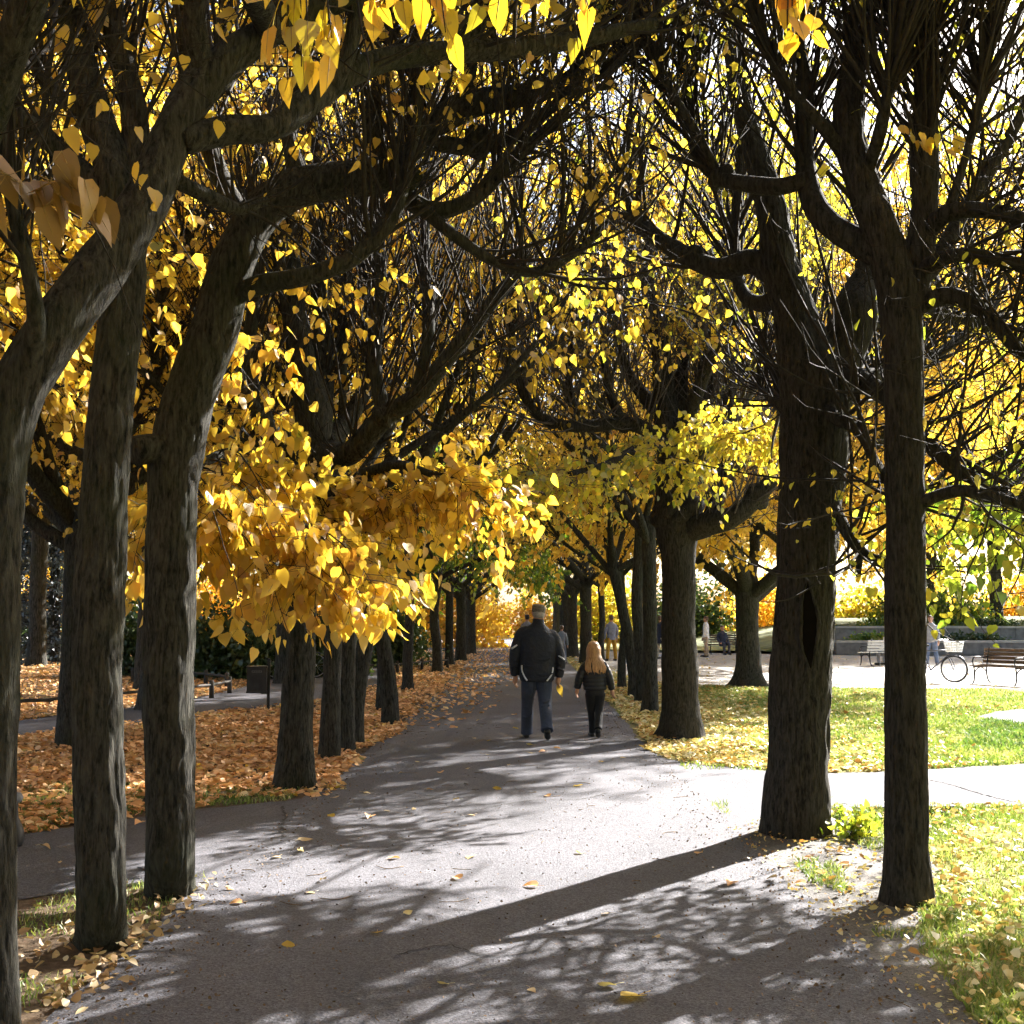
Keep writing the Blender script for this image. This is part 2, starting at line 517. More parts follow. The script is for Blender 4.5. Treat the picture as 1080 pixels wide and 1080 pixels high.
SIDE = [G(-160, 805), G(15, 778), G(70, 770), G(140, 762), G(220, 752), G(290, 745), G(345, 738), G(400, 722), G(400, 700), G(340, 702), G(290, 713), G(250, 727), G(200, 738), G(140, 746), G(70, 754), G(15, 761), G(-160, 780)]
sheet('side_path', SIDE, .006, ASPH2, .03)
sheet('far_path', [(-60, 50), (-6, 56), (-1.4, 60), (-1.4, 66), (-8, 62), (-60, 56)], .006, ASPH2, .05)
sheet('cross_avenue', [(-70, 84), (40, 84), (40, 108), (-70, 108)], .006, GRAVEL, .05)
SQUARE = [(3.4, 30), (5.5, 27.6), (9, 27), (15, 27.5), (30, 28), (60, 28), (60, 50), (16, 50.5), (6, 56), (2.6, 60), (2.5, 40)]
sheet('gravel_square', SQUARE, .006, GRAVEL, .12, .3)
SHADEPATH = [G(1030, 757), G(1050, 751), G(1090, 747), G(1200, 742), G(1200, 762), G(1080, 765)]
sheet('park_path', SHADEPATH, .006, ASPH2, .03)
DIRTP = [(1.60, 9.1), (1.62, 8.2), (1.60, 7.4), (1.60, 6.4), (1.62, 5.6), (1.66, 4.4), (1.80, 4.3), (1.88, 5.2), (1.98, 5.9), (2.15, 6.4), (2.35, 7.0), (2.75, 7.7), (2.85, 8.6), (2.6, 9.6), (2.2, 9.75)]
sheet('dirt_patch', DIRTP, .009, DIRT, .03, .08)


def crack(pts, w):
    """an open joint in the asphalt"""
    p = spline(np.array(pts)[:, :2], 60)
    p = p + RNG.normal(size=p.shape) * .008
    t = norm(np.gradient(p, axis=0)); n = np.c_[-t[:, 1], t[:, 0]]
    ww = (w * (.5 + RNG.random(60)))[:, None]
    v = np.concatenate([np.c_[p + n * ww, np.full(60, .0165)], np.c_[p - n * ww, np.full(60, .0165)]])
    i = np.arange(59)
    o = link('path_crack', np_mesh('path_crack', v, np.c_[i, i + 1, i + 61, i + 60], mat=CRACK))
    o['kind'] = 'structure'


crack([G(982, 823), G(1010, 830), G(1035, 838), G(1068, 846)], .012)
crack([G(640, 838), G(610, 845), G(560, 846), G(500, 856)], .006)
crack([G(420, 1010), G(470, 1000), G(520, 1012), G(600, 1003), G(680, 1010)], .005)
crack([G(297, 852), G(301, 864), G(296, 874), G(299, 886)], .012)


# ------------------------------------------------------------------ litter and grass
def scatter(n, x0, x1, y0, y1, fall=1.2):
    """points thinning out with distance from the near end (log spaced rows)"""
    u = RNG.random(n)
    y = (y0 ** (1 - fall) + u * (y1 ** (1 - fall) - y0 ** (1 - fall))) ** (1 / (1 - fall)) if fall != 1 else y0 * (y1 / y0) ** u
    return np.c_[x0 + (x1 - x0) * RNG.random(n), y]


def lie(acc, p, size, lod, z=.012, tilt=.45):
    n = len(p)
    a = RNG.random(n) * 6.283
    ax = np.c_[np.cos(a), np.sin(a), RNG.normal(size=n) * tilt * .4]
    nr = np.c_[RNG.normal(size=(n, 2)) * tilt, np.ones(n)]
    leaves(acc, np.c_[p, z + RNG.random(n) * .035], ax, nr, size * (.55 + .75 * RNG.random(n)), RNG, lod, cup=2.2)


def pn(p, scale, seed):
    """plain 2-D value noise at p"""
    g = np.random.default_rng(seed).random((64, 64))
    q = p * scale; i = np.floor(q).astype(int); f = q - i; f = f * f * (3 - 2 * f)
    a, b, c, d = g[i[:, 0] % 64, i[:, 1] % 64], g[(i[:, 0] + 1) % 64, i[:, 1] % 64], g[i[:, 0] % 64, (i[:, 1] + 1) % 64], g[(i[:, 0] + 1) % 64, (i[:, 1] + 1) % 64]
    return (a * (1 - f[:, 0]) + b * f[:, 0]) * (1 - f[:, 1]) + (c * (1 - f[:, 0]) + d * f[:, 0]) * f[:, 1]


A = Acc()
# orange carpet under the left row
p = scatter(170000, -16, -1.45, 8.0, 60, 2.1)
p = p[np.abs(p[:, 0]) < p[:, 1] * .5 + 1]
edge = -1.72 + .5 * (pn(p, .9, 3) - .5)
keep = (p[:, 0] < edge) & ~inpoly(p, CROSS_L) & ~inpoly(p, SIDE) & ~((p[:, 1] < 10.7) & (p[:, 0] > -2.6))
dens = np.clip(.75 + .9 * (pn(p, .5, 4) - .35), .1, 1) * np.where(p[:, 1] < 11.2, .25 + .4 * (pn(p, 1.2, 5)), 1)
keep &= RNG.random(len(p)) < dens
lie(A, p[keep], .078, 1, .012)
far = scatter(9000, -40, -5, 30, 70, 1.2)
far = far[~inpoly(far, SIDE)]
lie(A, far, .17, 2, .012)
# drift of leaves over the far left half of the path
p = scatter(6000, -1.9, 1.6, 17, 70, 1.4)
pr = np.clip(1.0 - (p[:, 0] + 1.7) / (1.0 + .055 * (p[:, 1] - 14)), 0, 1) ** .8 * np.clip((p[:, 1] - 15) / 12, 0, 1)
lie(A, p[RNG.random(len(p)) < pr], .10, 1, .018)
o = A.obj('leaf_litter', LITTER); tag(o, 'carpet of orange brown fallen leaves under the left row of trees', 'leaf litter', kind='stuff')

A = Acc()
# right bank: leaves beside the path, thinner over the lawn
p = scatter(62000, 1.55, 9, 12.4, 30, 1.6)
edge = 1.72 + .5 * (pn(p, .9, 8) - .5)
near = np.exp(-((p[:, 0] - 2.4) / 1.5) ** 2)
keep = (p[:, 0] > edge) & (RNG.random(len(p)) < np.clip(.08 + .85 * near, 0, 1) * (.4 + 1.1 * pn(p, .8, 9))) & ~inpoly(p, CROSS_R) & ~inpoly(p, MAIN) & ~inpoly(p, SQUARE) & ~inpoly(p, SHADEPATH)
keep &= ~(inpoly(p, [G(1012, 806), G(1022, 772), G(1045, 757), G(1100, 750), G(1300, 745), G(1300, 803), G(1090, 803)]) & (RNG.random(len(p)) < .93))
keep &= ~((p[:, 0] > 6.0) & (p[:, 1] < 19.5) & (p[:, 0] - 6 > (15.2 - p[:, 1]) * .3) & (RNG.random(len(p)) < .9))
lie(A, p[keep], .07, 1)
p = scatter(1500, 1.6, 3.2, 18, 70, 1.2)
lie(A, p[p[:, 0] > 1.75 + .006 * p[:, 1]], .10, 1)
# lawn in the right foreground
p = scatter(9500, 1.6, 6.5, 4.0, 10.3, 1.01)
keep = (p[:, 0] > 1.78 + .2 * (pn(p, 2, 12) - .5)) & ~inpoly(p, CROSS_R) & (~inpoly(p, DIRTP) | (RNG.random(len(p)) < .22)) & (RNG.random(len(p)) < .25 + .9 * pn(p, 1.6, 13))
lie(A, p[keep], .046, 1, .02, .8)
p = scatter(2600, 1.55, 3.2, 4.0, 10, 1.01)
lie(A, p[inpoly(p, DIRTP)], .022, 1, .012, .9)
# a sprinkle on the square
p = scatter(1500, 3.5, 25, 27, 48, 1.2)
lie(A, p, .08, 2, .012)
o = A.obj('leaf_litter', LITTER_Y); tag(o, 'pale yellow and brown leaves strewn over the right lawn and bank', 'leaf litter', kind='stuff')

A = Acc()
# the bare strip at the foot of the front left trunks, ring of the right trunks
p = scatter(2600, -5, -1.8, 3.6, 8.6, 1.01)
keep = ~inpoly(p, CROSS_L) & (RNG.random(len(p)) < .15 + .85 * (p[:, 0] > -2.35)) & (pn(p, 2.2, 21) > .3)
lie(A, p[keep], .045, 1, .012, .8)
p = np.c_[-1.86 + RNG.normal(size=190) * .08, 4.2 + RNG.random(190) * 3.2]
p = p[RNG.random(len(p)) < .35 + .65 * (pn(p, 2.5, 22) > .5)]
lie(A, p, .052, 0, .012, .8)
o = A.obj('leaf_litter', PALELEAF); tag(o, 'pale dry leaves along the soil strip by the front left trunks', 'leaf litter', kind='stuff')


def grass(name, label, p, h, w, lean=.5, mat=None):
    n = len(p)
    a = RNG.random(n) * 6.283
    b = np.c_[np.cos(a), np.sin(a), np.zeros(n)] * (w * (.6 + .8 * RNG.random(n)))[:, None]
    hh = h * (.5 + .8 * RNG.random(n))
    tip = np.c_[RNG.normal(size=(n, 2)) * lean, np.ones(n)] * hh[:, None]
    base = np.c_[p, np.full(n, 0.)]
    mid = base + tip * .55 + np.c_[np.zeros((n, 2)), hh * .1]
    v = np.stack([base - b, base + b, mid + b * .7, base + tip + np.c_[RNG.normal(size=(n, 2)) * .3 * hh[:, None], -.15 * hh], mid - b * .7], 1).reshape(-1, 3)
    i = np.arange(n)[:, None] * 5
    o = link(name, np_mesh(name, v, i + np.array([[0, 1, 2, 4]]), i + np.array([[4, 2, 3]]), mat=mat or GRASSM))
    tag(o, label, 'grass', kind='stuff')


p = scatter(120000, 1.7, 7, 3.9, 10.4, 1.01)
p = p[(p[:, 0] > 1.80 + .25 * (pn(p, 2.3, 31) - .5)) & ~inpoly(p, CROSS_R) & ~(inpoly(p, DIRTP) & (pn(p, 3.1, 77) < .72)) & (RNG.random(len(p)) < .12 + 1.2 * pn(p, 2., 32) ** 1.3)]
grass('lawn_grass', 'short mown grass of the near right lawn', p, .055, .0035)
p = scatter(90000, 1.8, 11, 12.6, 28.5, 1.6)
p = p[~inpoly(p, CROSS_R) & ~inpoly(p, SQUARE) & ~inpoly(p, SHADEPATH) & (RNG.random(len(p)) < np.clip((p[:, 0] - 1.5) / 2.0, 0, 1))]
grass('lawn_grass', 'short lawn grass beyond the right crossing path', p, .06, .007)
PATCH = [G(1012, 806), G(1022, 772), G(1045, 757), G(1100, 750), G(1300, 745), G(1300, 803), G(1090, 803)]
p = scatter(60000, 5, 16, 12.8, 22, 1.2)
p = p[inpoly(p, PATCH) & ~inpoly(p, SHADEPATH) & ~inpoly(p, CROSS_R) & (pn(p, 1.1, 55) + np.clip((p[:, 0] - 5.6) * .8, 0, .6) > .62)]
grass('lawn_grass', 'thick vivid green lawn patch at the right edge beyond the crossing path, shade put into its colour', p, .085, .008, mat=SHADEGRASS)
p = scatter(16000, -5.5, -1.88, 3.9, 8.6, 1.01)
p = p[~inpoly(p, CROSS_L) & (pn(p, 2.1, 33) > .50)]
grass('verge_grass', 'thin grass tufts in the soil strip by the front left trunks', p, .05, .003)
p = scatter(20000, -9, -1.95, 8.6, 11.6, 1.2)
p = p[~inpoly(p, CROSS_L) & (pn(p, 1.3, 34) > .35)]
grass('verge_grass', 'thin grass along the far side of the left crossing path', p, .05, .004)

# grit, leaf crumbs and bits of twig gathered along the path edges
A = Acc()
n = 2600
y = 3.8 + 20 * RNG.random(n) ** 1.6; side = RNG.random(n) < .5
x = np.where(side, -1.82 + np.abs(RNG.normal(size=n)) * .28, 1.70 - np.abs(RNG.normal(size=n)) * .30)
lie(A, np.c_[x, y], .016, 1, .013, .9)
p = scatter(2600, -1.8, 1.7, 3.9, 24, 1.2)
lie(A, p, .013, 1, .013, .9)
for i in range(70):
    q = np.array([RNG.uniform(-1.8, 1.7), 4.2 + 14 * RNG.random(), .018]); an = RNG.random() * 6.28; L = .06 + .14 * RNG.random()
    d = np.array([math.cos(an), math.sin(an), 0]) * L; n2 = np.array([-d[1], d[0], 0]) * .25 * RNG.normal()
    A.tube(spline(np.array([q, q + d * .5 + n2, q + d]), 6), .0022, 4)
o = A.obj('path_debris', simple('crumbs', (.13, .085, .045), .9, 0, .7, 40)); tag(o, 'crumbs of leaf and twig scattered on the asphalt path', 'debris', kind='stuff')

# leaves lying singly on the asphalt: each its own object
proto = []
for i in range(7):
    a = Acc(); s = .062 + .009 * i
    leaves(a, np.zeros((1, 3)), np.array([[0, 1., .12]]), np.array([[.15 * (-1) ** i, .1, 1.]]), np.array([s]), np.random.default_rng(i), 0, cup=2.4)
    a.tube([[0, .004, .002], [-.004, -.02, .006], [.004, -.05, .004]], .0012, 4)
    v = np.concatenate(a.v); a.v = [v - [0, s * .45, v[:, 2].min()]]
    proto.append(a.mesh('fallen_leaf', [PALELEAF, PALELEAF, LITTER_Y, PALELEAF, GOLD, LITTER, PALELEAF][i], False))


def fallen(x, y, k, label, group='single leaves lying on the asphalt', z=.0135, s=1):
    o = link('fallen_leaf', proto[k % 7]); o.location = (x, y, z); o.rotation_euler = (0, 0, RNG.random() * 6.28); o.scale = (s,) * 3
    tag(o, label, 'leaf', group)


FL = 'single dry fallen leaf lying on the grey asphalt path'
for px, py in ((420, 822), (437, 858), (497, 861), (320, 902), (418, 908), (340, 932), (480, 927), (497, 906), (640, 968), (690, 997), (430, 968), (560, 940), (250, 958), (395, 985), (300, 1000),
               (355, 845), (352, 863), (385, 838), (410, 858), (390, 867), (325, 888), (290, 905), (60, 912), (48, 898), (205, 855), (150, 872), (330, 945), (575, 843), (525, 836), (492, 812), (443, 806), (540, 806), (560, 795),
               (470, 790), (520, 783), (500, 779), (586, 790), (612, 792), (600, 783), (560, 788), (545, 770), (655, 800), (632, 806), (480, 770), (505, 762), (520, 748), (540, 756), (600, 760), (618, 748), (575, 792), (598, 800), (512, 798), (465, 815),
               (455, 835), (480, 845), (610, 830), (700, 850), (735, 905), (830, 915), (790, 908), (812, 932), (775, 935), (610, 905), (560, 1050), (470, 1040), (640, 1046)):
    q = G(px + RNG.normal() * 2, py + RNG.normal() * 2)
    fallen(q[0], q[1], int(RNG.integers(0, 7)), FL, s=.5 + .45 * RNG.random())
q = G(665, 1056); fallen(q[0], q[1], 4, 'largest yellow leaf alone on the shaded path at the bottom edge', s=1.25)
for px, py in ((852, 908), (876, 898), (888, 902), (845, 935), (890, 915), (868, 925)):
    q = G(px, py); fallen(q[0], q[1], 5, 'orange leaf lying on the bare dirt by the thick right trunk', 'orange leaves on the bare dirt', .015, .6)
# ------------------------------------------------------------------ trees
class Tree:
    def __init__(s, seed, base=(0, 0, 0)):
        s.rng = np.random.default_rng(seed)
        s.base = np.asarray(base, float)
        s.trunkA, s.twigA, s.leafA = Acc(), Acc(), Acc()
        s.limbs = []
        s.minz = 1.35      # nothing hangs below head height

    def trunk(s, ctrl, k=56, step=.025, amp=.008, flare=.35, lump=.06):
        s.trunk_c = bark_tube(s.trunkA, ctrl, k, step, s.rng, amp * .85, flare, lump)

    def limb(s, ctrl, k=20, step=.045, amp=.004, lump=.10, keep=True, tip=.0):
        ctrl = np.array(ctrl, float)
        c = bark_tube(s.trunkA, ctrl, k, step, s.rng, amp, 0, lump)
        if keep: s.limbs.append(c)
        return c

    def knob(s, p, r):
        """pollard knuckle: a lumpy burl swallowed by its limb"""
        v = rand_dirs(5, s.rng) * r * .4
        for i in range(5):
            q = np.asarray(p) + v[i]
            d = rand_dirs(1, s.rng)[0] * r * .5
            bark_tube(s.trunkA, [[*(q - d), r * .35], [*(q - d * .4), r * .8], [*(q + d * .4), r * .75], [*(q + d), r * .3]], 12, r * .25, s.rng, r * .03, 0, .2)

    def from_limbs(s, n, tmin=.3, tmax=1., limbs=None, topw=1.0):
        """n start points on the limbs, with limb tangents and radii"""
        ls = s.limbs if limbs is None else limbs
        w = np.array([np.linalg.norm(np.diff(l[:, :3], axis=0), axis=1).sum() for l in ls]); w /= w.sum()
        b = s.rng.choice(len(ls), n, p=w)
        t = tmin + (tmax - tmin) * s.rng.random(n) ** topw
        p, d, r = np.empty((n, 3)), np.empty((n, 3)), np.empty(n)
        for i in range(n):
            l = ls[b[i]]; x = t[i] * (len(l) - 1.001); j = int(x); f = x - j
            p[i] = l[j, :3] * (1 - f) + l[j + 1, :3] * f
            d[i] = l[j + 1, :3] - l[j, :3]; r[i] = l[j, 3]
        return p, norm(d), r

    def stems(s, p, d, L, r0, to, pull, wig, M=9, k=4, taper=.25):
        Pt = grow(p, d, L, M, np.asarray(to, float), pull, wig, s.rng)
        ok = Pt[:, :, 2].min(1) > s.minz
        if ok.sum() > 3: Pt, r0 = Pt[ok], r0[ok]
        t = np.linspace(0, 1, M)
        Rd = r0[:, None] * (1 - (1 - taper) * t)[None]
        s.twigA.add(*tubes(Pt, Rd, k))
        return Pt, Rd

    def twigs(s, Pt, n, L, r, tmin=.25, M=5, to=(0, 0, .0), pull=.0, wig=.18, ang=.6, k=3, flat=False):
        B = len(Pt)
        b = s.rng.integers(0, B, n); t = tmin + (1 - tmin) * s.rng.random(n)
        p, d = at(Pt, b, t)
        side = rand_dirs(n, s.rng)
        if flat: side[:, 2] *= .25
        side = norm(side - (side * d).sum(-1, keepdims=True) * d)
        d = norm(d * (1 - ang) + side * ang)
        LL = L * (.5 + s.rng.random(n))
        return s.stems(p, d, LL, np.full(n, r) * (.7 + .6 * s.rng.random(n)), to, pull, wig, M, k, .35)[0]

    def leaf(s, Pt, n, size, lod=1, hang=.8, tmin=.15, spread=.03, keep=None):
        b = s.rng.integers(0, len(Pt), n); t = tmin + (1 - tmin) * s.rng.random(n)
        p, d = at(Pt, b, t)
        p = p + s.rng.normal(size=(n, 3)) * spread
        if keep is not None:
            m = keep(p); p, d, b = p[m], d[m], b[m]; n = len(p)
        ax = d * .5 + rand_dirs(n, s.rng) * .75 + np.array([0, 0, -hang])
        nr = rand_dirs(n, s.rng) + np.array([0, 0, .25])
        leaves(s.leafA, p, ax, nr, size * (.5 + .85 * s.rng.random(n)), s.rng, lod)

    def finish(s, name, label, group, bark=None, leafm=None, twigm=None, cat='tree'):
        root = thing(name, label, cat, s.base, 0, group)
        for nm, a, m in (('trunk', s.trunkA, bark or BARK), ('branches', s.twigA, twigm or TWIG), ('foliage', s.leafA, leafm or GOLD)):
            if a.n:
                o = a.obj(nm, m, root)
                co = np.concatenate(a.v) - s.base
                o.data.vertices.foreach_set('co', co.astype(np.float32).ravel())
                o.data.update()
                if nm != 'trunk': o['kind'] = 'stuff'
        s.root = root
        return root


def LB(*rows):
    """limb rows (px, py, depth, width in photo px) -> (x,y,z,r)"""
    return np.array([[*P(a, b, d), w * .5 / FPX * d] for a, b, d, w in rows])


def generic(seed, h=2.5, r=.15, nl=5, reach=2.0, top=5.2, shoots=260, slen=(1.0, 2.2), twn=900, leafn=3500, lsize=.11, lod=1,
            droop=40, dleaf=1500, lean=(0, 0), ktr=24, upk=.16, sub=3, low=None, twl=.45, flare=.35):
    T = Tree(seed)
    g = T.rng
    az0 = g.random() * 6.28
    tr = [[0, 0, -.1, r * 1.12], [lean[0] * .1, lean[1] * .1, h * .25, r * 1.0], [lean[0] * .5 + g.normal() * .03, lean[1] * .5 + g.normal() * .03, h * .6, r * .92], [lean[0], lean[1], h, r * .95], [lean[0] * 1.1, lean[1] * 1.1, h + .35, r * .8]]
    T.trunk(tr, ktr, .08, .006, flare)
    top0 = np.array([lean[0], lean[1], h])
    subs = []
    for i in range(nl):
        a = az0 + i * 6.283 / nl + g.normal() * .25
        el = .45 + .5 * g.random()
        d = np.array([math.cos(a) * math.cos(el), math.sin(a) * math.cos(el), math.sin(el)])
        L = (top - h) / max(.5, math.sin(el)) * (.75 + .4 * g.random())
        L = min(L, 4.8)
        Pt = grow((top0 + [0, 0, -.25 + .4 * g.random()])[None], d[None], np.array([L]), 8, UP * .5 + np.array([math.cos(a), math.sin(a), 0]) * .3 * reach / 2, .18, .12, g)[0]
        rr = np.linspace(r * .55, r * .2, 8)
        c = T.limb(np.c_[Pt, rr], 10, .12, .002)
        for j in range(sub):
            t = .35 + .6 * g.random(); q = c[int(t * (len(c) - 1))]
            a2 = a + g.normal() * 1.0; e2 = .2 + .8 * g.random()
            d2 = np.array([math.cos(a2) * math.cos(e2), math.sin(a2) * math.cos(e2), math.sin(e2)])
            P2 = grow(q[None, :3], d2[None], np.array([.9 + 1.1 * g.random()]), 6, UP, .15, .15, g)[0]
            T.limb(np.c_[P2, np.linspace(q[3] * .75, q[3] * .3, 6)], 7, .12, 0)
        T.knob(c[-1, :3], r * .45)
    p, d, rr = T.from_limbs(shoots, .25)
    dd = norm(rand_dirs(shoots, g) * .8 + d * .5 + UP * .5)
    S, _ = T.stems(p, dd, slen[0] + (slen[1] - slen[0]) * g.random(shoots), .006 + .008 * g.random(shoots), UP, upk, .09, 8, 4)
    W = T.twigs(S, twn, twl, .0035, to=UP, pull=.06)
    if leafn: T.leaf(W, leafn, lsize, lod)
    if droop:
        p, d, rr = T.from_limbs(droop, .35)
        dd = d * .7 + rand_dirs(droop, g) * .5; dd[:, 2] *= .4
        D, _ = T.stems(p, norm(dd), 1.2 + 1.6 * g.random(droop), .008 + .008 * g.random(droop), -UP, .16, .08, 9, 4)
        DW = T.twigs(D, droop * 9, .5, .0035, to=-UP, pull=.12, flat=True)
        T.leaf(DW, dleaf, lsize * 1.1, lod)
    return T
# ------------------------------------------------------------------ the avenue, tree by tree
LROW, RROW = 'trees of the left row along the avenue', 'trees of the right row along the avenue'


def dress(T, shoots, slen, twn, leafn, lsize, lod=0, r0=.006, pull=.16, limbs=None, tmin=.3, twl=.45, up=.5, hang=.8, upto=UP, keep=None):
    g = T.rng
    p, d, rr = T.from_limbs(shoots, tmin, 1., limbs)
    dd = norm(rand_dirs(shoots, g) * .75 + d * .5 + UP * up)
    S, _ = T.stems(p, dd, slen[0] + (slen[1] - slen[0]) * g.random(shoots), r0 * (.7 + 1.3 * g.random(shoots) ** 2), upto, pull, .10, 9, 5)
    W = T.twigs(S, twn, twl, .0032, to=UP, pull=.05)
    if leafn: T.leaf(W, leafn, lsize, lod, hang, keep=keep)
    return S, W


def high(z0, low=.12):
    return lambda p: (p[:, 2] > z0 + .4 * np.sin(p[:, 0] * 3)) | (RNG.random(len(p)) < low)


def droop(T, n, L, leafn, lsize, lod=0, limbs=None, tmin=.3, r0=.009, twn=9, pull=.14, hang=.9, bias=None):
    g = T.rng
    p, d, rr = T.from_limbs(n, tmin, 1., limbs)
    dd = d * .7 + rand_dirs(n, g) * .5; dd[:, 2] *= .4
    if bias is not None: dd = dd + np.asarray(bias)
    D, _ = T.stems(p, norm(dd), L[0] + (L[1] - L[0]) * g.random(n), r0 * (.6 + .8 * g.random(n)), -UP, pull, .09, 10, 5)
    DW = T.twigs(D, n * twn, .45, .003, to=-UP, pull=.10, flat=True)
    T.leaf(DW, leafn, lsize, lod, hang)
    return D


# --- L0: leaning trunk at the left edge ---------------------------------------------------
b = P(-5, 1126, 4.2); b[2] = 0
T = Tree(1, b)
T.trunk(np.vstack([[*(b + [0, 0, -.1]), .085], LB((-6, 1000, 4.2, 47), (-7, 850, 4.2, 47), (-6, 700, 4.2, 49), (-4, 560, 4.22, 52), (8, 440, 4.26, 56), (55, 355, 4.3, 58), (105, 285, 4.4, 56), (148, 222, 4.5, 52), (180, 150, 4.6, 46), (215, 88, 4.7, 42), (285, 32, 4.85, 34), (380, -10, 5.0, 28), (500, -70, 5.2, 20))]), 90, .016, .007, .25)
T.limbs.append(T.trunk_c[int(len(T.trunk_c) * .62):])
T.limb(LB((190, 150, 4.6, 34), (240, 137, 4.7, 34), (290, 133, 4.8, 33), (340, 95, 5.0, 31), (395, 66, 5.2, 28), (470, 55, 5.4, 26), (570, 48, 5.7, 22), (690, 25, 6.0, 15)))
T.limb(LB((30, 400, 4.25, 32), (38, 330, 4.15, 22), (20, 240, 4.1, 18), (5, 160, 4.1, 15), (-10, 60, 4.1, 12)), 14)
T.limb(LB((-60, 260, 4.0, 40), (-25, 160, 3.9, 40), (5, 70, 3.8, 40), (35, -10, 3.7, 38), (70, -100, 3.6, 32)), 20)
T.limb(LB((-6, 640, 4.2, 40), (-60, 480, 4.0, 40), (-75, 360, 4.0, 40), (-60, 250, 4.0, 38)), 20, keep=False)
T.limb(LB((215, 85, 4.7, 30), (205, 10, 4.6, 26), (225, -90, 4.5, 22)), 14)
T.limb(LB((350, 92, 5.0, 20), (372, 40, 5.0, 18), (380, -60, 5.0, 14)), 12)
T.limb(LB((470, 55, 5.4, 18), (520, 10, 5.4, 16), (560, -60, 5.4, 12)), 12)
dress(T, 170, (.6, 1.8), 600, 2200, .056, r0=.008, keep=high(4.3, .03))
dress(T, 60, (.5, 1.2), 150, 200, .06, r0=.005, up=-.3, pull=.02)
L0 = T

# --- L1 -----------------------------------------------------------------------------------
b = G(108, 990)
T = Tree(2, b)
T.trunk(np.vstack([[*(b + [0, 0, -.1]), .125], LB((108, 960, 5.85, 50), (106, 860, 5.85, 51), (103, 740, 5.86, 52), (105, 640, 5.88, 51), (109, 540, 5.9, 50), (117, 440, 5.92, 47), (127, 340, 5.95, 46), (131, 260, 6.0, 48), (122, 190, 6.0, 44), (100, 120, 6.05, 38), (82, 50, 6.1, 32), (66, -30, 6.2, 28), (50, -120, 6.3, 20))]), 96, .017, .008, .32)
T.limbs.append(T.trunk_c[int(len(T.trunk_c) * .7):])
T.limb(LB((130, 260, 6.0, 40), (143, 190, 6.05, 36), (140, 110, 6.1, 30), (122, 30, 6.1, 26), (118, -60, 6.2, 18)), 18)
T.limb(LB((150, 235, 6.0, 34), (180, 165, 6.0, 30), (200, 90, 6.1, 26), (195, 0, 6.2, 20), (205, -80, 6.3, 16)), 16)
T.limb(LB((112, 200, 6.0, 26), (70, 165, 6.0, 24), (30, 130, 5.9, 22), (-30, 110, 5.8, 18)), 14)
T.limb(LB((105, 130, 6.05, 20), (60, 100, 6.2, 18), (20, 40, 6.3, 16), (-10, -20, 6.4, 12)), 12)
T.limb(LB((125, 240, 6.0, 24), (80, 215, 6.2, 18), (30, 195, 6.4, 16), (-20, 200, 6.6, 12)), 12)
T.limb(LB((165, 180, 6.0, 20), (215, 205, 6.2, 18), (250, 220, 6.5, 15), (280, 210, 6.8, 12)), 12)
dress(T, 210, (.7, 2.0), 900, 3200, .058, r0=.009, keep=high(4.4, .03))
droop(T, 16, (.7, 1.6), 420, .06, tmin=.5)
T.finish('avenue_tree', 'upright mossy trunk, second from the left edge, forking high into dark limbs', LROW)

# --- L2 -----------------------------------------------------------------------------------
b = G(180, 937)
T = Tree(3, b)
T.trunk(np.vstack([[*(b + [0, 0, -.1]), .14], LB((180, 915, 6.95, 50), (179, 840, 6.95, 51), (178, 740, 6.95, 52), (180, 640, 6.95, 52), (182, 540, 6.95, 52), (188, 470, 6.95, 56), (207, 400, 6.96, 54), (228, 340, 6.98, 50), (246, 280, 7.0, 48), (272, 228, 7.05, 46), (310, 200, 7.1, 44), (360, 190, 7.2, 40), (408, 182, 7.3, 38), (440, 145, 7.4, 34), (490, 112, 7.5, 30), (560, 98, 7.7, 24), (640, 70, 8.0, 16), (690, 30, 8.2, 12))]), 96, .018, .008, .25)
T.limbs.append(T.trunk_c[int(len(T.trunk_c) * .5):])
T.limb(LB((185, 478, 6.95, 34), (165, 472, 6.85, 33), (141, 476, 6.75, 32)), 18, keep=False)                      # sawn-off stub
T.limb(LB((238, 318, 7.0, 24), (272, 302, 6.9, 21), (318, 292, 6.8, 20), (368, 274, 6.8, 19), (405, 240, 6.85, 18), (425, 195, 6.9, 17), (440, 110, 7.0, 13), (436, 20, 7.1, 8)), 16)
T.limb(LB((420, 205, 7.3, 22), (460, 222, 7.2, 20), (505, 205, 7.2, 17), (550, 160, 7.3, 14), (600, 115, 7.4, 11)), 14)
T.limb(LB((440, 215, 7.2, 16), (475, 245, 7.1, 14), (520, 275, 7.1, 12), (565, 287, 7.2, 11), (605, 268, 7.3, 9), (640, 235, 7.4, 7)), 12)
T.limb(LB((455, 150, 7.4, 20), (500, 155, 7.5, 18), (550, 140, 7.6, 15), (600, 100, 7.7, 11), (650, 90, 7.8, 7)), 12)
T.limb(LB((265, 240, 7.05, 26), (235, 190, 7.2, 22), (215, 120, 7.4, 20), (235, 40, 7.6, 18), (240, -60, 7.8, 12)), 14)
T.limb(LB((320, 198, 7.1, 22), (305, 140, 7.2, 18), (318, 70, 7.3, 16), (325, -40, 7.5, 12)), 12)
T.limb(LB((405, 185, 7.3, 22), (392, 120, 7.2, 18), (410, 50, 7.2, 16), (420, -50, 7.2, 12)), 12)
T.limb(LB((490, 112, 7.5, 18), (500, 50, 7.5, 16), (520, -30, 7.5, 12)), 12)
T.knob(P(425, 190, 7.3), .12); T.knob(P(505, 150, 7.5), .10); T.knob(P(440, 140, 7.4), .11)
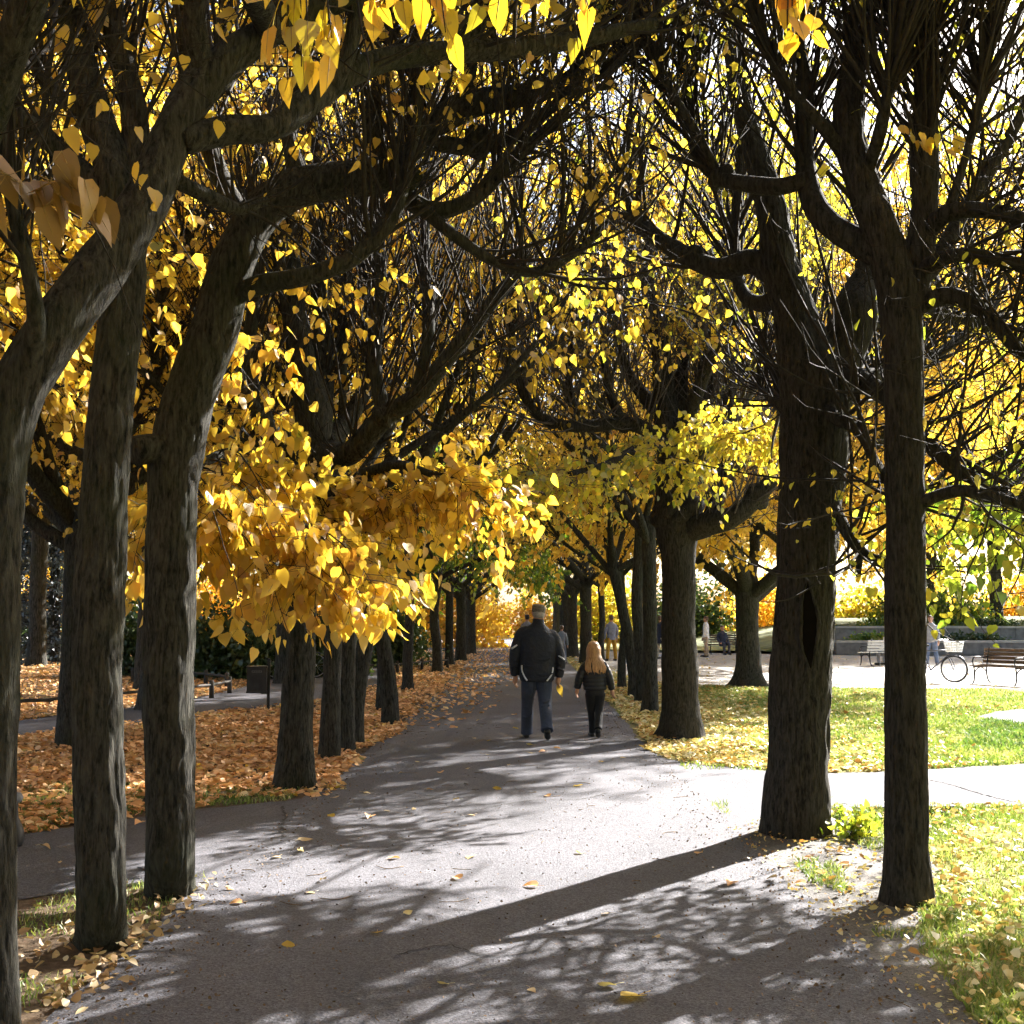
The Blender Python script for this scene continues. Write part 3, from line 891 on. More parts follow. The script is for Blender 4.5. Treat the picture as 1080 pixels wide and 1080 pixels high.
dress(T, 430, (.7, 2.2), 1500, 2800, .058, r0=.009, pull=.12, keep=high(5.0, .03))
droop(T, 12, (.6, 1.2), 160, .06, limbs=T.limbs[2:4], tmin=.4)
T.finish('avenue_tree', 'leaning trunk with a sawn-off stub, bending right over the path, third from the left edge', LROW)

# --- L3: thick flared trunk hung with yellow leaves -----------------------------------------
b = G(310, 831)
T = Tree(4, b); T.minz = 1.38
D3 = b[1]
T.trunk(np.vstack([[*(b + [0, 0, -.1]), .17], LB((311, 815, D3, 38), (313, 760, D3, 33), (316, 700, D3, 31), (319, 620, D3, 31), (322, 540, D3, 33), (330, 490, D3, 40), (330, 440, D3, 40), (318, 380, D3, 30), (308, 300, D3, 24), (303, 200, D3, 18), (306, 80, D3 + .2, 12), (310, -60, D3 + .3, 8))]), 56, .035, .009, .45)
T.limbs.append(T.trunk_c[int(len(T.trunk_c) * .5):])
T.limb(LB((335, 480, D3, 30), (370, 478, D3 - .4, 26), (405, 440, D3 - .6, 24), (440, 418, D3 - .7, 21), (480, 368, D3 - .8, 18), (520, 318, D3 - .9, 15), (560, 268, D3 - 1, 11)), 16)
T.limb(LB((338, 470, D3, 26), (342, 400, D3 + .2, 20), (336, 300, D3 + .4, 17), (333, 180, D3 + .5, 13), (335, 40, D3 + .6, 9)), 12)
T.limb(LB((345, 470, D3, 24), (375, 430, D3 + .3, 18), (395, 380, D3 + .4, 16), (390, 300, D3 + .5, 13), (400, 190, D3 + .6, 10)), 12)
T.limb(LB((320, 470, D3, 22), (280, 440, D3 - .3, 18), (262, 380, D3 - .5, 16), (268, 300, D3 - .6, 14), (255, 200, D3 - .7, 10)), 12)
T.limb(LB((405, 440, D3 - .6, 18), (395, 380, D3 - .6, 15), (402, 300, D3 - .6, 13), (395, 200, D3 - .5, 9)), 12)
T.limb(LB((440, 418, D3 - .7, 16), (452, 350, D3 - .7, 13), (448, 260, D3 - .6, 11), (455, 160, D3 - .5, 8)), 12)
T.limb(LB((322, 510, D3, 24), (290, 490, D3 - .8, 18), (250, 478, D3 - 1.5, 14), (215, 488, D3 - 2.2, 10), (185, 520, D3 - 2.8, 7)), 12)
T.limb(LB((325, 520, D3, 24), (350, 520, D3 - .5, 18), (385, 500, D3 - .9, 14), (420, 490, D3 - 1.2, 10), (455, 500, D3 - 1.5, 7)), 12)
T.limb(LB((320, 500, D3, 22), (300, 470, D3 - 1.0, 17), (262, 420, D3 - 1.7, 13), (250, 380, D3 - 2.2, 9)), 12)
T.limb(LB((325, 540, D3, 20), (318, 545, D3 - 1., 16), (300, 548, D3 - 1.8, 13), (330, 560, D3 - 2.6, 9)), 12)
T.knob(P(340, 478, D3), .2); T.knob(P(405, 440, D3 - .6), .13); T.knob(P(330, 460, D3), .18)
low = T.limbs[7:]
dress(T, 540, (1.0, 2.8), 1700, 1500, .065, r0=.010, pull=.14, limbs=T.limbs[:7], tmin=.1, keep=high(6.0, .06))
droop(T, 74, (.6, 1.8), 3500, .098, limbs=low[:1] + low[3:], tmin=.15, r0=.007, bias=(.3, -.1, 0), hang=1.5)
droop(T, 16, (.6, 1.3), 480, .09, limbs=low[2:3], tmin=.3, r0=.006, hang=1.4)
droop(T, 44, (.4, 1.3), 1400, .095, limbs=low[1:2], tmin=.1, r0=.006, pull=.10, bias=(.35, 0, .0))
T.finish('avenue_tree', 'flared dark trunk hung with a low skirt of large yellow leaves, left of the path', LROW)

# --- T1: slim straight trunk, right foreground ----------------------------------------------
b = G(957, 953)
T = Tree(5, b)
d1 = b[1]
T.trunk(np.vstack([[*(b + [0, 0, -.1]), .15], LB((957, 935, d1, 47), (957, 860, d1, 44), (956, 760, d1, 42), (955, 650, d1, 41), (954, 540, d1, 41), (953, 430, d1, 42), (951, 350, d1, 44), (943, 285, d1, 46), (926, 235, d1, 40), (906, 185, d1 + .05, 36), (894, 130, d1 + .1, 32), (902, 60, d1 + .15, 29), (912, -30, d1 + .2, 25), (920, -130, d1 + .3, 18))]), 90, .018, .007, .34)
T.limbs.append(T.trunk_c[int(len(T.trunk_c) * .68):])
T.limb(LB((958, 330, d1, 36), (968, 280, d1, 32), (975, 215, d1 - .05, 29), (976, 120, d1 - .1, 27), (979, 20, d1 - .1, 24), (985, -100, d1 - .1, 18)), 20)
T.limb(LB((935, 272, d1, 32), (905, 256, d1 + .1, 30), (876, 238, d1 + .2, 28), (856, 210, d1 + .3, 25), (848, 165, d1 + .4, 22), (848, 95, d1 + .4, 20), (836, 20, d1 + .5, 17), (815, -70, d1 + .6, 13)), 18)
T.limb(LB((850, 190, d1 + .3, 20), (822, 197, d1 + .4, 19), (790, 195, d1 + .6, 18), (757, 186, d1 + .8, 16), (735, 160, d1 + 1, 14), (725, 105, d1 + 1.1, 12), (722, 10, d1 + 1.2, 9)), 14)
T.limb(LB((760, 188, d1 + .8, 12), (735, 140, d1 + .7, 10), (705, 90, d1 + .7, 9), (680, 30, d1 + .7, 7), (640, -40, d1 + .8, 5)), 10)
T.limb(LB((890, 160, d1 + .1, 20), (865, 130, d1 + .0, 15), (830, 90, d1 + .0, 13), (800, 30, d1 + .0, 11), (770, -50, d1, 8)), 12)
T.limb(LB((912, 190, d1 + .05, 17), (930, 130, d1 - .2, 14), (940, 60, d1 - .3, 12), (948, -40, d1 - .4, 9)), 12)
T.limb(LB((972, 250, d1, 22), (1000, 225, d1 - .2, 19), (1040, 222, d1 - .3, 17), (1090, 232, d1 - .4, 14), (1150, 225, d1 - .5, 10)), 14)
T.limb(LB((968, 300, d1, 24), (990, 272, d1 + .1, 20), (1015, 225, d1 + .3, 17), (1050, 170, d1 + .5, 14), (1090, 100, d1 + .7, 10)), 14)
T.limb(LB((965, 322, d1, 22), (1000, 312, d1 - .1, 19), (1040, 330, d1 - .2, 16), (1075, 372, d1 - .3, 13), (1110, 390, d1 - .4, 10)), 14)
T.limb(LB((968, 285, d1, 20), (1010, 268, d1 - .3, 17), (1060, 275, d1 - .4, 15), (1110, 290, d1 - .5, 11)), 12)
T.limb(LB((962, 535, d1, 18), (985, 524, d1 - .1, 15), (1020, 518, d1 - .2, 13), (1070, 530, d1 - .3, 11), (1120, 545, d1 - .4, 8)), 12)
T.limb(LB((1000, 222, d1 - .2, 12), (1020, 160, d1 - .2, 10), (1040, 70, d1 - .2, 8), (1050, -40, d1 - .2, 6)), 10)
T.knob(P(760, 186, d1 + .8), .09)
dress(T, 760, (.8, 2.4), 2300, 3600, .052, r0=.009, pull=.12, limbs=T.limbs[:7] + T.limbs[12:], keep=high(5.2, .15))
dress(T, 210, (.6, 1.5), 900, 1100, .052, r0=.007, pull=.05, limbs=T.limbs[7:12], up=.1, keep=high(4.6, .3))
TT1 = T
T.finish('avenue_tree', 'slim straight dark trunk at the lawn edge, nearest on the right of the path', RROW, BARK_B, LIME)

# --- T2: thick trunk with a long hollow ------------------------------------------------------
b = G(838, 880)
T = Tree(6, b)
d2 = b[1]
T.trunk(np.vstack([[*(b + [0, 0, -.1]), .245], LB((840, 862, d2, 68), (842, 800, d2, 64), (845, 720, d2, 63), (848, 640, d2, 63), (852, 560, d2, 65), (857, 490, d2, 69), (860, 440, d2, 74), (853, 390, d2, 66), (837, 330, d2, 47), (822, 280, d2, 40), (815, 225, d2, 34), (800, 170, d2 + .1, 28), (780, 100, d2 + .2, 22), (768, 10, d2 + .3, 16), (760, -80, d2 + .4, 10))]), 110, .02, .011, .14, .045)
T.limbs.append(T.trunk_c[int(len(T.trunk_c) * .64):])
T.limb(LB((872, 420, d2, 50), (888, 375, d2, 46), (900, 335, d2 + .05, 48), (908, 305, d2 + .1, 40), (912, 285, d2 + .1, 22)), 26, amp=.012, keep=False)
T.limb(LB((905, 310, d2 + .1, 22), (915, 250, d2 + .2, 15), (905, 180, d2 + .3, 13), (910, 80, d2 + .4, 9)), 12)
T.limb(LB((875, 400, d2, 26), (905, 398, d2 - .3, 22), (935, 420, d2 - .6, 19), (965, 452, d2 - .8, 17), (1000, 488, d2 - 1, 15), (1045, 515, d2 - 1.1, 13), (1100, 545, d2 - 1.2, 10)), 16)
T.limb(LB((868, 520, d2, 16), (885, 548, d2 - .2, 14), (905, 578, d2 - .3, 12), (925, 592, d2 - .4, 10), (945, 602, d2 - .5, 7)), 12)
T.limb(LB((905, 578, d2 - .3, 9), (906, 595, d2 - .3, 8), (905, 608, d2 - .3, 6)), 8, keep=False)
T.limb(LB((825, 295, d2, 30), (795, 276, d2 + .1, 27), (760, 283, d2 + .2, 24), (728, 272, d2 + .3, 21), (692, 250, d2 + .5, 18), (665, 222, d2 + .7, 14), (650, 170, d2 + .8, 10)), 16)
T.limb(LB((830, 310, d2, 24), (800, 320, d2 + .4, 18), (780, 300, d2 + .6, 15), (775, 240, d2 + .8, 12), (782, 150, d2 + 1, 8)), 12)
T.limb(LB((862, 405, d2, 22), (880, 440, d2 - .3, 15), (905, 455, d2 - .4, 12), (930, 500, d2 - .6, 9), (960, 540, d2 - .8, 6)), 10)
T.limb(LB((850, 400, d2, 26), (900, 350, d2 + .5, 20), (960, 330, d2 + 1, 16), (1030, 340, d2 + 1.4, 13), (1100, 380, d2 + 1.8, 9)), 12)
NB = len(T.limbs)
q2 = P(858, 415, d2)
for e in ((2.3, 11.0, 3.8), (3.0, 11.7, 4.0), (3.7, 12.1, 4.3), (4.4, 12.5, 4.5), (3.2, 10.6, 3.8), (4.8, 11.5, 4.6), (2.6, 12.2, 4.4)):
    m_ = q2 * .5 + np.array(e) * .5 + [0, 0, -.15]
    T.limb(np.array([[*q2, .10], [*(q2 * .75 + m_ * .25 + [0, 0, .05]), .075], [*m_, .055], [*(m_ * .4 + np.array(e) * .6), .038], [*e, .018]]), 12, .06, .003)
BL = T.limbs[NB:]; T.limbs = T.limbs[:NB]
T.knob(P(903, 322, d2 + .05), .17); T.knob(P(850, 405, d2), .2); T.knob(P(665, 225, d2 + .7), .08); T.knob(P(732, 272, d2 + .3), .09)
dress(T, 330, (.8, 2.5), 900, 1700, .056, r0=.012, pull=.13, keep=high(5.6, .12))
dress(T, 250, (.7, 1.9), 420, 220, .056, r0=.014, pull=.10, limbs=BL, tmin=.25)
droop(T, 40, (.7, 1.5), 1300, .055, tmin=.4, r0=.005)
root = T.finish('avenue_tree', 'thick furrowed trunk with a long dark hollow and knobbly fork, right of the path', RROW, BARK_B, LIME)
# the hollow: near-black lens painted as its inner shade, rolled bark lip round it
from mathutils.bvhtree import BVHTree
bvh = BVHTree.FromPolygons([tuple(v) for v in np.concatenate(T.trunkA.v)], [tuple(map(int, f)) for f in np.concatenate(T.trunkA.q)])


def on_bark(x, z):
    h = bvh.ray_cast(Vector((x, d2 - 2, z)), Vector((0, 1, 0)))
    return np.array(h[0]) if h[0] is not None else np.array([x, d2 - .2, z])


c = P(853, 660, d2 - .22); hw, hh = .064, .33
A, A2 = Acc(), Acc()
tt = np.linspace(-1, 1, 41); w_ = hw * (1 - np.abs(tt) ** 2.0) + .002
wob = .006 * np.sin(tt * 5 + 1); uu = np.linspace(-1, 1, 9)
grid = np.array([[on_bark(c[0] + u * ww + o_, c[2] + hh * t_) for u in uu] for ww, t_, o_ in zip(w_, tt, wob)])
yy = grid[..., 1].copy()
for _ in range(14):
    e = np.pad(yy, 1, mode='edge'); yy = (e[:-2, 1:-1] + e[2:, 1:-1] + e[1:-1, :-2] + e[1:-1, 2:] + e[1:-1, 1:-1]) / 5
grid[..., 1] = yy - .011
for j in (0, 8):
    A.tube(grid[:, j] + [0, .004, 0], .016 * (1 - .6 * tt ** 2) * (1 + .12 * np.sin(tt * 23 + j)), 12)
q = [[i * 9 + j, i * 9 + j + 1, (i + 1) * 9 + j + 1, (i + 1) * 9 + j] for i in range(40) for j in range(8)]
A2.add(grid.reshape(-1, 3), q)
o = A.obj('hollow_lip', BARK_B, root)
HOLLOW = simple('hollow_shade', (.006, .005, .004), .98, spec=.02)  # the hollow's inner shade, painted near-black
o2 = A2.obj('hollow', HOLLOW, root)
for x in (o, o2):
    co = np.empty(len(x.data.vertices) * 3, np.float32); x.data.vertices.foreach_get('co', co)
    x.data.vertices.foreach_set('co', (co.reshape(-1, 3) - b).astype(np.float32).ravel()); x.data.update()
# ground shoots at its foot
S = Tree(61, b); S.minz = -1
p0 = b + np.c_[.30 + .16 * S.rng.random(60), .02 - .30 * S.rng.random(60), np.zeros(60)]
st, _ = S.stems(p0, norm(S.rng.normal(size=(60, 3)) * .5 + [.25, -.1, 1]), .10 + .17 * S.rng.random(60), np.full(60, .003), UP, .05, .12, 6, 4)
S.leaf(st, 260, .045, 0, .3, .3)
S.finish('sucker_shoots', 'tuft of green leafy shoots at the foot of the hollow trunk', None, None, OLIVE, cat='shoots')

# --- T3: knobbly pollard further down ---------------------------------------------------------
b = G(717, 780)
T = Tree(7, b)
d3 = b[1]
T.trunk(np.vstack([[*(b + [0, 0, -.1]), .30], LB((717, 768, d3, 42), (717, 720, d3, 38), (716, 650, d3, 36), (716, 590, d3, 37), (714, 545, d3, 48), (710, 490, d3, 34), (702, 430, d3, 26), (697, 370, d3 + .2, 20), (685, 310, d3 + .3, 14), (680, 220, d3 + .4, 9))]), 48, .05, .012, .5)
T.limbs.append(T.trunk_c[int(len(T.trunk_c) * .55):])
T.limb(LB((718, 560, d3, 30), (745, 552, d3 - .3, 27), (772, 545, d3 - .5, 24), (797, 525, d3 - .6, 20), (820, 500, d3 - .7, 14)), 14)
T.limb(LB((708, 480, d3, 22), (685, 455, d3 - .2, 17), (655, 446, d3 - .4, 15), (615, 450, d3 - .6, 13), (575, 442, d3 - .8, 12), (550, 410, d3 - 1, 10), (540, 350, d3 - 1.1, 7), (542, 280, d3 - 1.2, 5)), 12)
T.limb(LB((712, 500, d3, 24), (738, 440, d3 + .2, 19), (748, 380, d3 + .3, 15), (742, 310, d3 + .4, 11), (750, 220, d3 + .5, 8)), 12)
T.limb(LB((700, 440, d3, 18), (670, 405, d3 + .4, 14), (655, 370, d3 + .6, 12), (650, 300, d3 + .8, 9), (655, 220, d3 + 1, 6)), 12)
T.limb(LB((655, 446, d3 - .4, 11), (640, 400, d3 - .4, 9), (636, 330, d3 - .3, 7), (640, 250, d3 - .2, 5)), 10)
T.limb(LB((610, 450, d3 - .6, 10), (600, 400, d3 - .6, 8), (604, 330, d3 - .6, 6), (600, 260, d3 - .5, 5)), 10)
T.limb(LB((745, 552, d3 - .3, 16), (765, 500, d3 - .2, 12), (770, 430, d3, 10), (785, 350, d3 + .1, 7)), 10)
T.limb(LB((705, 470, d3, 16), (680, 470, d3 - 1.2, 12), (640, 490, d3 - 2.0, 9), (600, 500, d3 - 2.6, 6)), 10)
NR = len(T.limbs)
T.limb(LB((720, 520, d3, 22), (755, 450, d3 + .2, 17), (800, 400, d3 + .2, 13), (845, 330, d3, 9), (865, 250, d3, 5)), 10)
T.limb(LB((720, 500, d3, 20), (760, 420, d3 + .9, 15), (800, 340, d3 + 1.4, 12), (850, 290, d3 + 1.8, 8), (890, 230, d3 + 2, 5)), 10)
T.limb(LB((715, 480, d3, 18), (745, 390, d3 - .8, 14), (790, 320, d3 - 1.4, 10), (830, 280, d3 - 1.8, 7), (850, 200, d3 - 2, 4)), 10)
T.limb(LB((712, 460, d3, 18), (725, 360, d3 + .5, 13), (760, 270, d3 + .9, 10), (800, 190, d3 + 1.2, 6)), 10)
RL = T.limbs[NR:]
T.limb(LB((712, 520, d3, 16), (735, 480, d3 - 1.4, 12), (770, 460, d3 - 2.2, 9), (800, 450, d3 - 2.8, 6)), 10)
for q in ((716, 545, .32), (705, 470, .2), (797, 525, .16), (657, 446, .12), (745, 390, .16)): T.knob(P(q[0], q[1], d3 - (.5 if q[0] > 790 else 0)), q[2])
dress(T, 960, (1.0, 3.0), 3000, 700, .065, r0=.009, pull=.14, limbs=T.limbs[:8], tmin=.1, keep=high(7.2, .04))
dress(T, 330, (.7, 1.9), 1500, 6500, .065, r0=.008, pull=.12, limbs=RL, tmin=.25)
droop(T, 44, (.6, 1.3), 2900, .07, limbs=T.limbs[8:NR] + T.limbs[NR + 4:], tmin=.3, r0=.006, pull=.06)
T.finish('avenue_tree', 'stout pollard trunk with swollen knuckles and bare twigs, right of the walking girl', RROW, BARK_B, LIME, TWIG_G)

# --- prototypes for the rest ---------------------------------------------------------------
NAME = 'avenue_tree'
slim_a = generic(21, 2.9, .11, 5, 1.8, 7.4, 170, (1.2, 2.8), 600, 1800, .07, 1, 24, 1500)
slim_b = generic(22, 3.0, .13, 5, 2.0, 7.6, 180, (1.2, 2.8), 640, 1900, .07, 1, 26, 1600)
stout = generic(23, 2.6, .20, 6, 2.4, 7.4, 240, (1.2, 2.8), 900, 3000, .07, 1, 50, 3400)
park_a = generic(31, 2.6, .18, 7, 2.8, 7.4, 520, (1.2, 2.6), 3400, 16500, .085, 1, 150, 10500, twl=.75)
park_b = generic(32, 2.9, .17, 7, 3.0, 7.6, 560, (1.2, 2.7), 3400, 16500, .085, 1, 130, 10000, twl=.75)
leanr = generic(24, 2.7, .12, 4, 1.6, 7.0, 150, (1.0, 2.4), 500, 1400, .07, 1, 24, 1300, lean=(.42, .1))
leanl = generic(25, 2.7, .12, 4, 1.6, 7.0, 150, (1.0, 2.4), 500, 1400, .07, 1, 24, 1300, lean=(-.42, .1))

# left row: stem clump, leaning trunks, then on into the distance
q = G(348, 801)
r = slim_a.finish(NAME, 'first thin trunk tight behind the flared yellow-skirted tree, left of the path', LROW); r.location = q
def more(src, px, py, label, rz, sc, group, loc=None):
    q = G(px, py) if loc is None else loc
    return copy_tree(src.root, label, q, rz, sc, group)
more(slim_a, 364, 793, 'slender greenish trunk touching the first thin trunk, left of the path', 2.1, .95, LROW)
r = leanr.finish(NAME, 'bare trunk leaning right towards the path, left of the man', LROW); r.location = G(372, 786)
r = leanl.finish(NAME, 'short dark trunk leaning left, just behind the right-leaning trunk', LROW); r.location = G(412, 764)
r = slim_b.finish(NAME, 'dark trunk slanting left with leaves piled round its foot, left of the path', LROW); r.location = G(405, 749)
more(slim_b, 430, 728, 'lone upright slim trunk before the green-leaved trees, left of the path', 3.3, .9, LROW)
r = stout.finish(NAME, 'broader dark trunk beneath the green crown far down the left row', LROW); r.location = G(486, 697)
gr = generic(26, 2.4, .13, 5, 2.0, 4.4, 240, (.9, 1.7), 1600, 7500, .09, 1, 110, 10500, twl=.5)
r = gr.finish(NAME, 'thin tree with bright green leaves in the far left row', LROW, None, GREEN); r.location = G(461, 709); r.scale = (1.15,) * 3
more(gr, 474, 702, 'second green-leaved tree, standing behind the thin green one in the left row', 1.9, 1.1, LROW)
more(stout, 497, 690, 'last dark trunk on the left before the bright cross avenue', 2.2, 1.0, LROW)
for i, y in enumerate((58, 66, 75)):
    more((stout, slim_b, stout)[i], 0, 0, 'distant tree far down the left row near the bright cross avenue', 1.3 * i + .4, 1.0 + .05 * i, 'far trees of the left row', (-2.25, y, 0))
# right row
more(slim_b, 686, 752, 'mossy slim trunk, rightmost of three thin trunks behind the walking girl', .8, 1.0, RROW)
more(slim_a, 677, 741, 'dark straight trunk, middle of three thin trunks behind the walking girl', 4.0, 1.1, RROW)
more(leanl, 670, 736, 'curving trunk leaning left over the path, leftmost of three thin trunks', .3, 1.0, RROW)
more(slim_a, 656, 726, 'very thin far trunk between the leaning trunk and the mustard trousers', 1.0, .85, RROW)
more(stout, 618, 700, 'broad far trunk right behind the blond girl', 1.2, 1.1, RROW)
more(stout, 604, 693, 'broad far trunk just right of the man', 3.5, 1.1, RROW)
more(slim_b, 634, 700, 'thin far trunk right of the two broad ones', 2.5, .9, RROW)
for i, y in enumerate((54, 62, 70, 78)):
    more((stout, slim_b, stout, slim_b)[i], 0, 0, 'distant tree far down the right row near the bright cross avenue', 1.1 * i, 1.1, 'far trees of the right row', (2.5 + .1 * i, y, 0))

# park trees left
PARK = 'yellow park trees beyond the avenue'
r = park_a.finish('park_tree', 'yellow tree with a thin dark trunk seen between the two front left trunks', PARK, BARK, GOLDB); r.location = G(75, 787)
r = park_b.finish('park_tree', 'yellow park tree whose flared dark foot shows beside the stub trunk, by the low fence', PARK, BARK, GOLDB); r.location = G(150, 728)
for i, (x, y, rz, sc, lb) in enumerate((
        (-6.0, 8.8, .5, .95, 'yellow tree outside the left edge, its leafy boughs reaching in behind the front trunks'),
        (-6.3, 21.0, 2.2, 1.4, 'yellow tree hidden behind the sawn-stub trunk on the left'),
        (-11.0, 30.0, 4.1, 1.3, 'tall yellow tree far left behind the low fence'),
        (-5.6, 29.5, 1.2, 1.5, 'yellow tree behind the flared trunk, past the litter bin'),
        (-8.6, 42.0, 5.1, 1.5, 'tall yellow tree deep in the left park'),
        (-16.0, 40.0, 3.0, 1.7, 'tallest yellow tree at the far left of the park'),
        (-4.7, 16.6, 2.7, 1.25, 'yellow tree in line with the sawn-stub trunk, nearer than the fence'))):
    copy_tree((park_a, park_b)[i % 2].root, lb, (x, y, 0), rz, sc, PARK)
# park trees right
big = generic(33, 2.0, .27, 7, 2.8, 6.2, 460, (1.2, 2.4), 3000, 22000, .088, 1, 170, 18000, twl=.65, flare=.9)
tall = generic(35, 3.2, .17, 7, 2.8, 7.2, 460, (1.2, 2.6), 3600, 30000, .066, 1, 160, 16000, twl=.75)
r = big.finish('park_tree', 'yellow tree with a wide flared foot alone at the edge of the gravel square', PARK, BARK, GOLDB); r.location = G(790, 724); r.scale = (1.1,) * 3
lime = generic(34, 2.4, .17, 6, 3.0, 6.4, 240, (1.0, 2.4), 1100, 3200, .07, 1, 60, 2400, twl=.5)
for ctrl in (((7.3, 8.0, 2.3, .10), (6.2, 8.6, 2.9, .08), (5.2, 8.8, 3.0, .065), (4.4, 8.5, 2.95, .05), (3.7, 8.2, 2.75, .03), (3.25, 8.0, 2.55, .015)), ((7.3, 8.0, 2.5, .09), (6.2, 8.9, 3.1, .07), (5.3, 9.2, 3.15, .055), (4.5, 9.3, 3.1, .045), (3.9, 9.4, 2.9, .025), (3.5, 9.4, 2.7, .015)), ((5.6, 8.75, 2.95, .05), (4.6, 8.0, 2.9, .035), (4.0, 7.6, 2.6, .02), (3.6, 7.4, 2.45, .012))):
    lime.limb(np.array(ctrl) - np.array([7.3, 8.0, 0, 0]), 10, .08, .003)
droop(lime, 80, (.5, 1.05), 1700, .075, limbs=lime.limbs[-3:], tmin=.35, r0=.005)
r = lime.finish('park_tree', 'green leaved tree outside the right edge, its boughs hanging in over the bicycle', PARK, BARK, OLIVE); r.location = (7.3, 8.0, 0)
r_tall = tall.finish('park_tree', 'far golden tree above the right end of the terraces', PARK, BARK, GOLDB)
for i, (x, y, rz, sc, lb) in enumerate((
        (7.5, 30.2, 2.2, 1.7, 'golden tree wholly behind the hollow trunk, its crown filling the gap above the lawn'),
        (9.0, 37, 1.0, 1.4, 'yellow tree hidden behind the hollow trunk, nearest of those there'),
        (11.0, 46, 2.4, 1.7, 'tall yellow tree behind the hollow trunk beyond the strolling people'),
        (21.0, 63, 4.4, 2.1, 'very tall golden tree behind the slim foreground trunk'),
        (27.0, 66, .4, 2.2, 'very tall golden tree above the stone terraces'),
        (22.0, 64, 1.4, 2.0, 'golden tree above the terraces at the right'),
        (16.0, 66, 3.4, 1.7, 'golden tree on the terrace behind the bench'),
        (9.8, 70, 5.0, 1.9, 'far golden tree behind the stout pollard'),
        (8.6, 62, 2.0, 1.6, 'golden tree at the far end of the gravel square'),
        (32.0, 70, 3.0, 2.0, 'golden tree at the far right above the terraces'))):
    copy_tree(tall.root if i else r_tall, lb, (x, y, 0), rz, sc, PARK)
tall.root.location = (27.0, 76, 0); tall.root.scale = (2.0,) * 3
# closing belt beyond the cross avenue
for i in range(9):
    copy_tree((tall, park_a)[i % 2].root, 'golden tree of the belt closing the view beyond the cross avenue', (-34 + 8.2 * i + RNG.normal(), 114 + 5 * (i % 2), 0), i * 1.3, 2.0 + .2 * (i % 3), 'belt of golden trees beyond the cross avenue')

# --- L0 finish with the twigs that hang into the top of the picture -----------------------------
T = L0
def ribs(acc, p, ax, size, frm):
    ax = norm(ax)
    for i in range(len(p)):
        acc.tube([p[i] + ax[i] * size[i] * t for t in (.0, .5, .98)], [.0011, .0008, .0004], 4)
        acc.tube(spline(np.array([frm[i], (frm[i] + p[i]) / 2 + [0, 0, -.004], p[i]]), 5), .0011, 4)


def hang(T, px0, d, ends, size, n):
    for ex, ey in ends:
        top = P(px0 + (ex - px0) * .6, -90, d + .15)
        pts = spline(np.array([top, P((px0 + ex) / 2 + (ex - px0) * .3, -30, d + .05), P(ex, ey, d)]), 10)
        T.twigA.tube(pts, np.linspace(.004, .0012, 10), 5)
        m = n; t = .45 + .55 * T.rng.random(m)
        p, tg = at(pts[None], np.zeros(m, int), t)
        ax = tg * .3 + T.rng.normal(size=(m, 3)) * .35 + [0, 0, -1.0]; sz = size * (.7 + .45 * T.rng.random(m))
        off = T.rng.normal(size=(m, 3)) * .018 + norm(ax) * .018
        leaves(T.leafN, p + off, ax, T.rng.normal(size=(m, 3)) * .6 + [0, -1, .2], sz, T.rng, 0, .74)
        ribs(T.stalkN, p + off + [0, -.0012, 0], ax, sz, p)
T.leafN, T.stalkN = Acc(), Acc()
hang(T, 310, 2.3, ((290, 62), (325, 48), (350, 40), (303, 84), (318, 70)), .072, 4)
hang(T, 430, 2.4, ((385, 12), (400, 2), (425, 0), (455, 14), (470, 34)), .076, 3)
hang(T, 560, 2.5, ((523, 22), (543, 52), (566, 50), (575, 58), (610, 52), (622, 12)), .070, 2)
hang(T, 840, 2.7, ((818, 18), (830, 42), (842, 30), (862, 12), (835, 55)), .07, 3)
T.limb(LB((300, -60, 2.6, 30), (430, -80, 2.6, 30), (560, -80, 2.7, 26), (700, -95, 2.9, 18)), 10, keep=False)
T.limb(LB((285, 32, 4.85, 30), (250, -60, 3.6, 40), (300, -60, 2.6, 30)), 10, keep=False)
r = L0.finish('avenue_tree', 'leaning trunk cut by the left edge, its limb crossing behind the second trunk', LROW)
a = L0.leafN
o = a.obj('hanging_leaves', NEARLEAF, r); o['kind'] = 'stuff'
co = np.concatenate(a.v) - L0.base; o.data.vertices.foreach_set('co', co.astype(np.float32).ravel()); o.data.update()
ST = L0.stalkN
# brown spray at the left edge and its twig

def spray(T, pts, d, n, size, mat, name):
    pts = spline(np.array([P(x, y, d) for x, y in pts]), 14)
    T.twigA.tube(pts, np.linspace(.005, .0015, 14), 5)
    t = .2 + .8 * T.rng.random(n); p, tg = at(pts[None], np.zeros(n, int), t); p = p + T.rng.normal(size=(n, 3)) * .03
    a = Acc()
    ax = tg * .5 + T.rng.normal(size=(n, 3)) * .45 + [0, 0, -1.0]; sz = size * (.7 + .5 * T.rng.random(n))
    leaves(a, p, ax, T.rng.normal(size=(n, 3)) * .7 + [0, -1, .3], sz, T.rng, 0, .8)
    if T is L0: ribs(ST, p + [0, -.0012, 0], ax, sz, at(pts[None], np.zeros(n, int), t)[0])
    o = a.obj(name, mat, T.root); o['kind'] = 'stuff'
    co = np.concatenate(a.v) - T.base; o.data.vertices.foreach_set('co', co.astype(np.float32).ravel()); o.data.update()


spray(L0, ((-40, 196), (10, 184), (60, 188), (112, 205)), 2.7, 26, .088, BROWNLEAF, 'hanging_leaves')
spray(TT1, ((965, 175), (985, 150), (1000, 155), (1012, 150)), d1 - .35, 9, .07, NEARLEAF, 'hanging_leaves')
spray(TT1, ((925, 150), (950, 140), (980, 155), (990, 165)), d1 - .35, 9, .07, NEARLEAF, 'hanging_leaves')

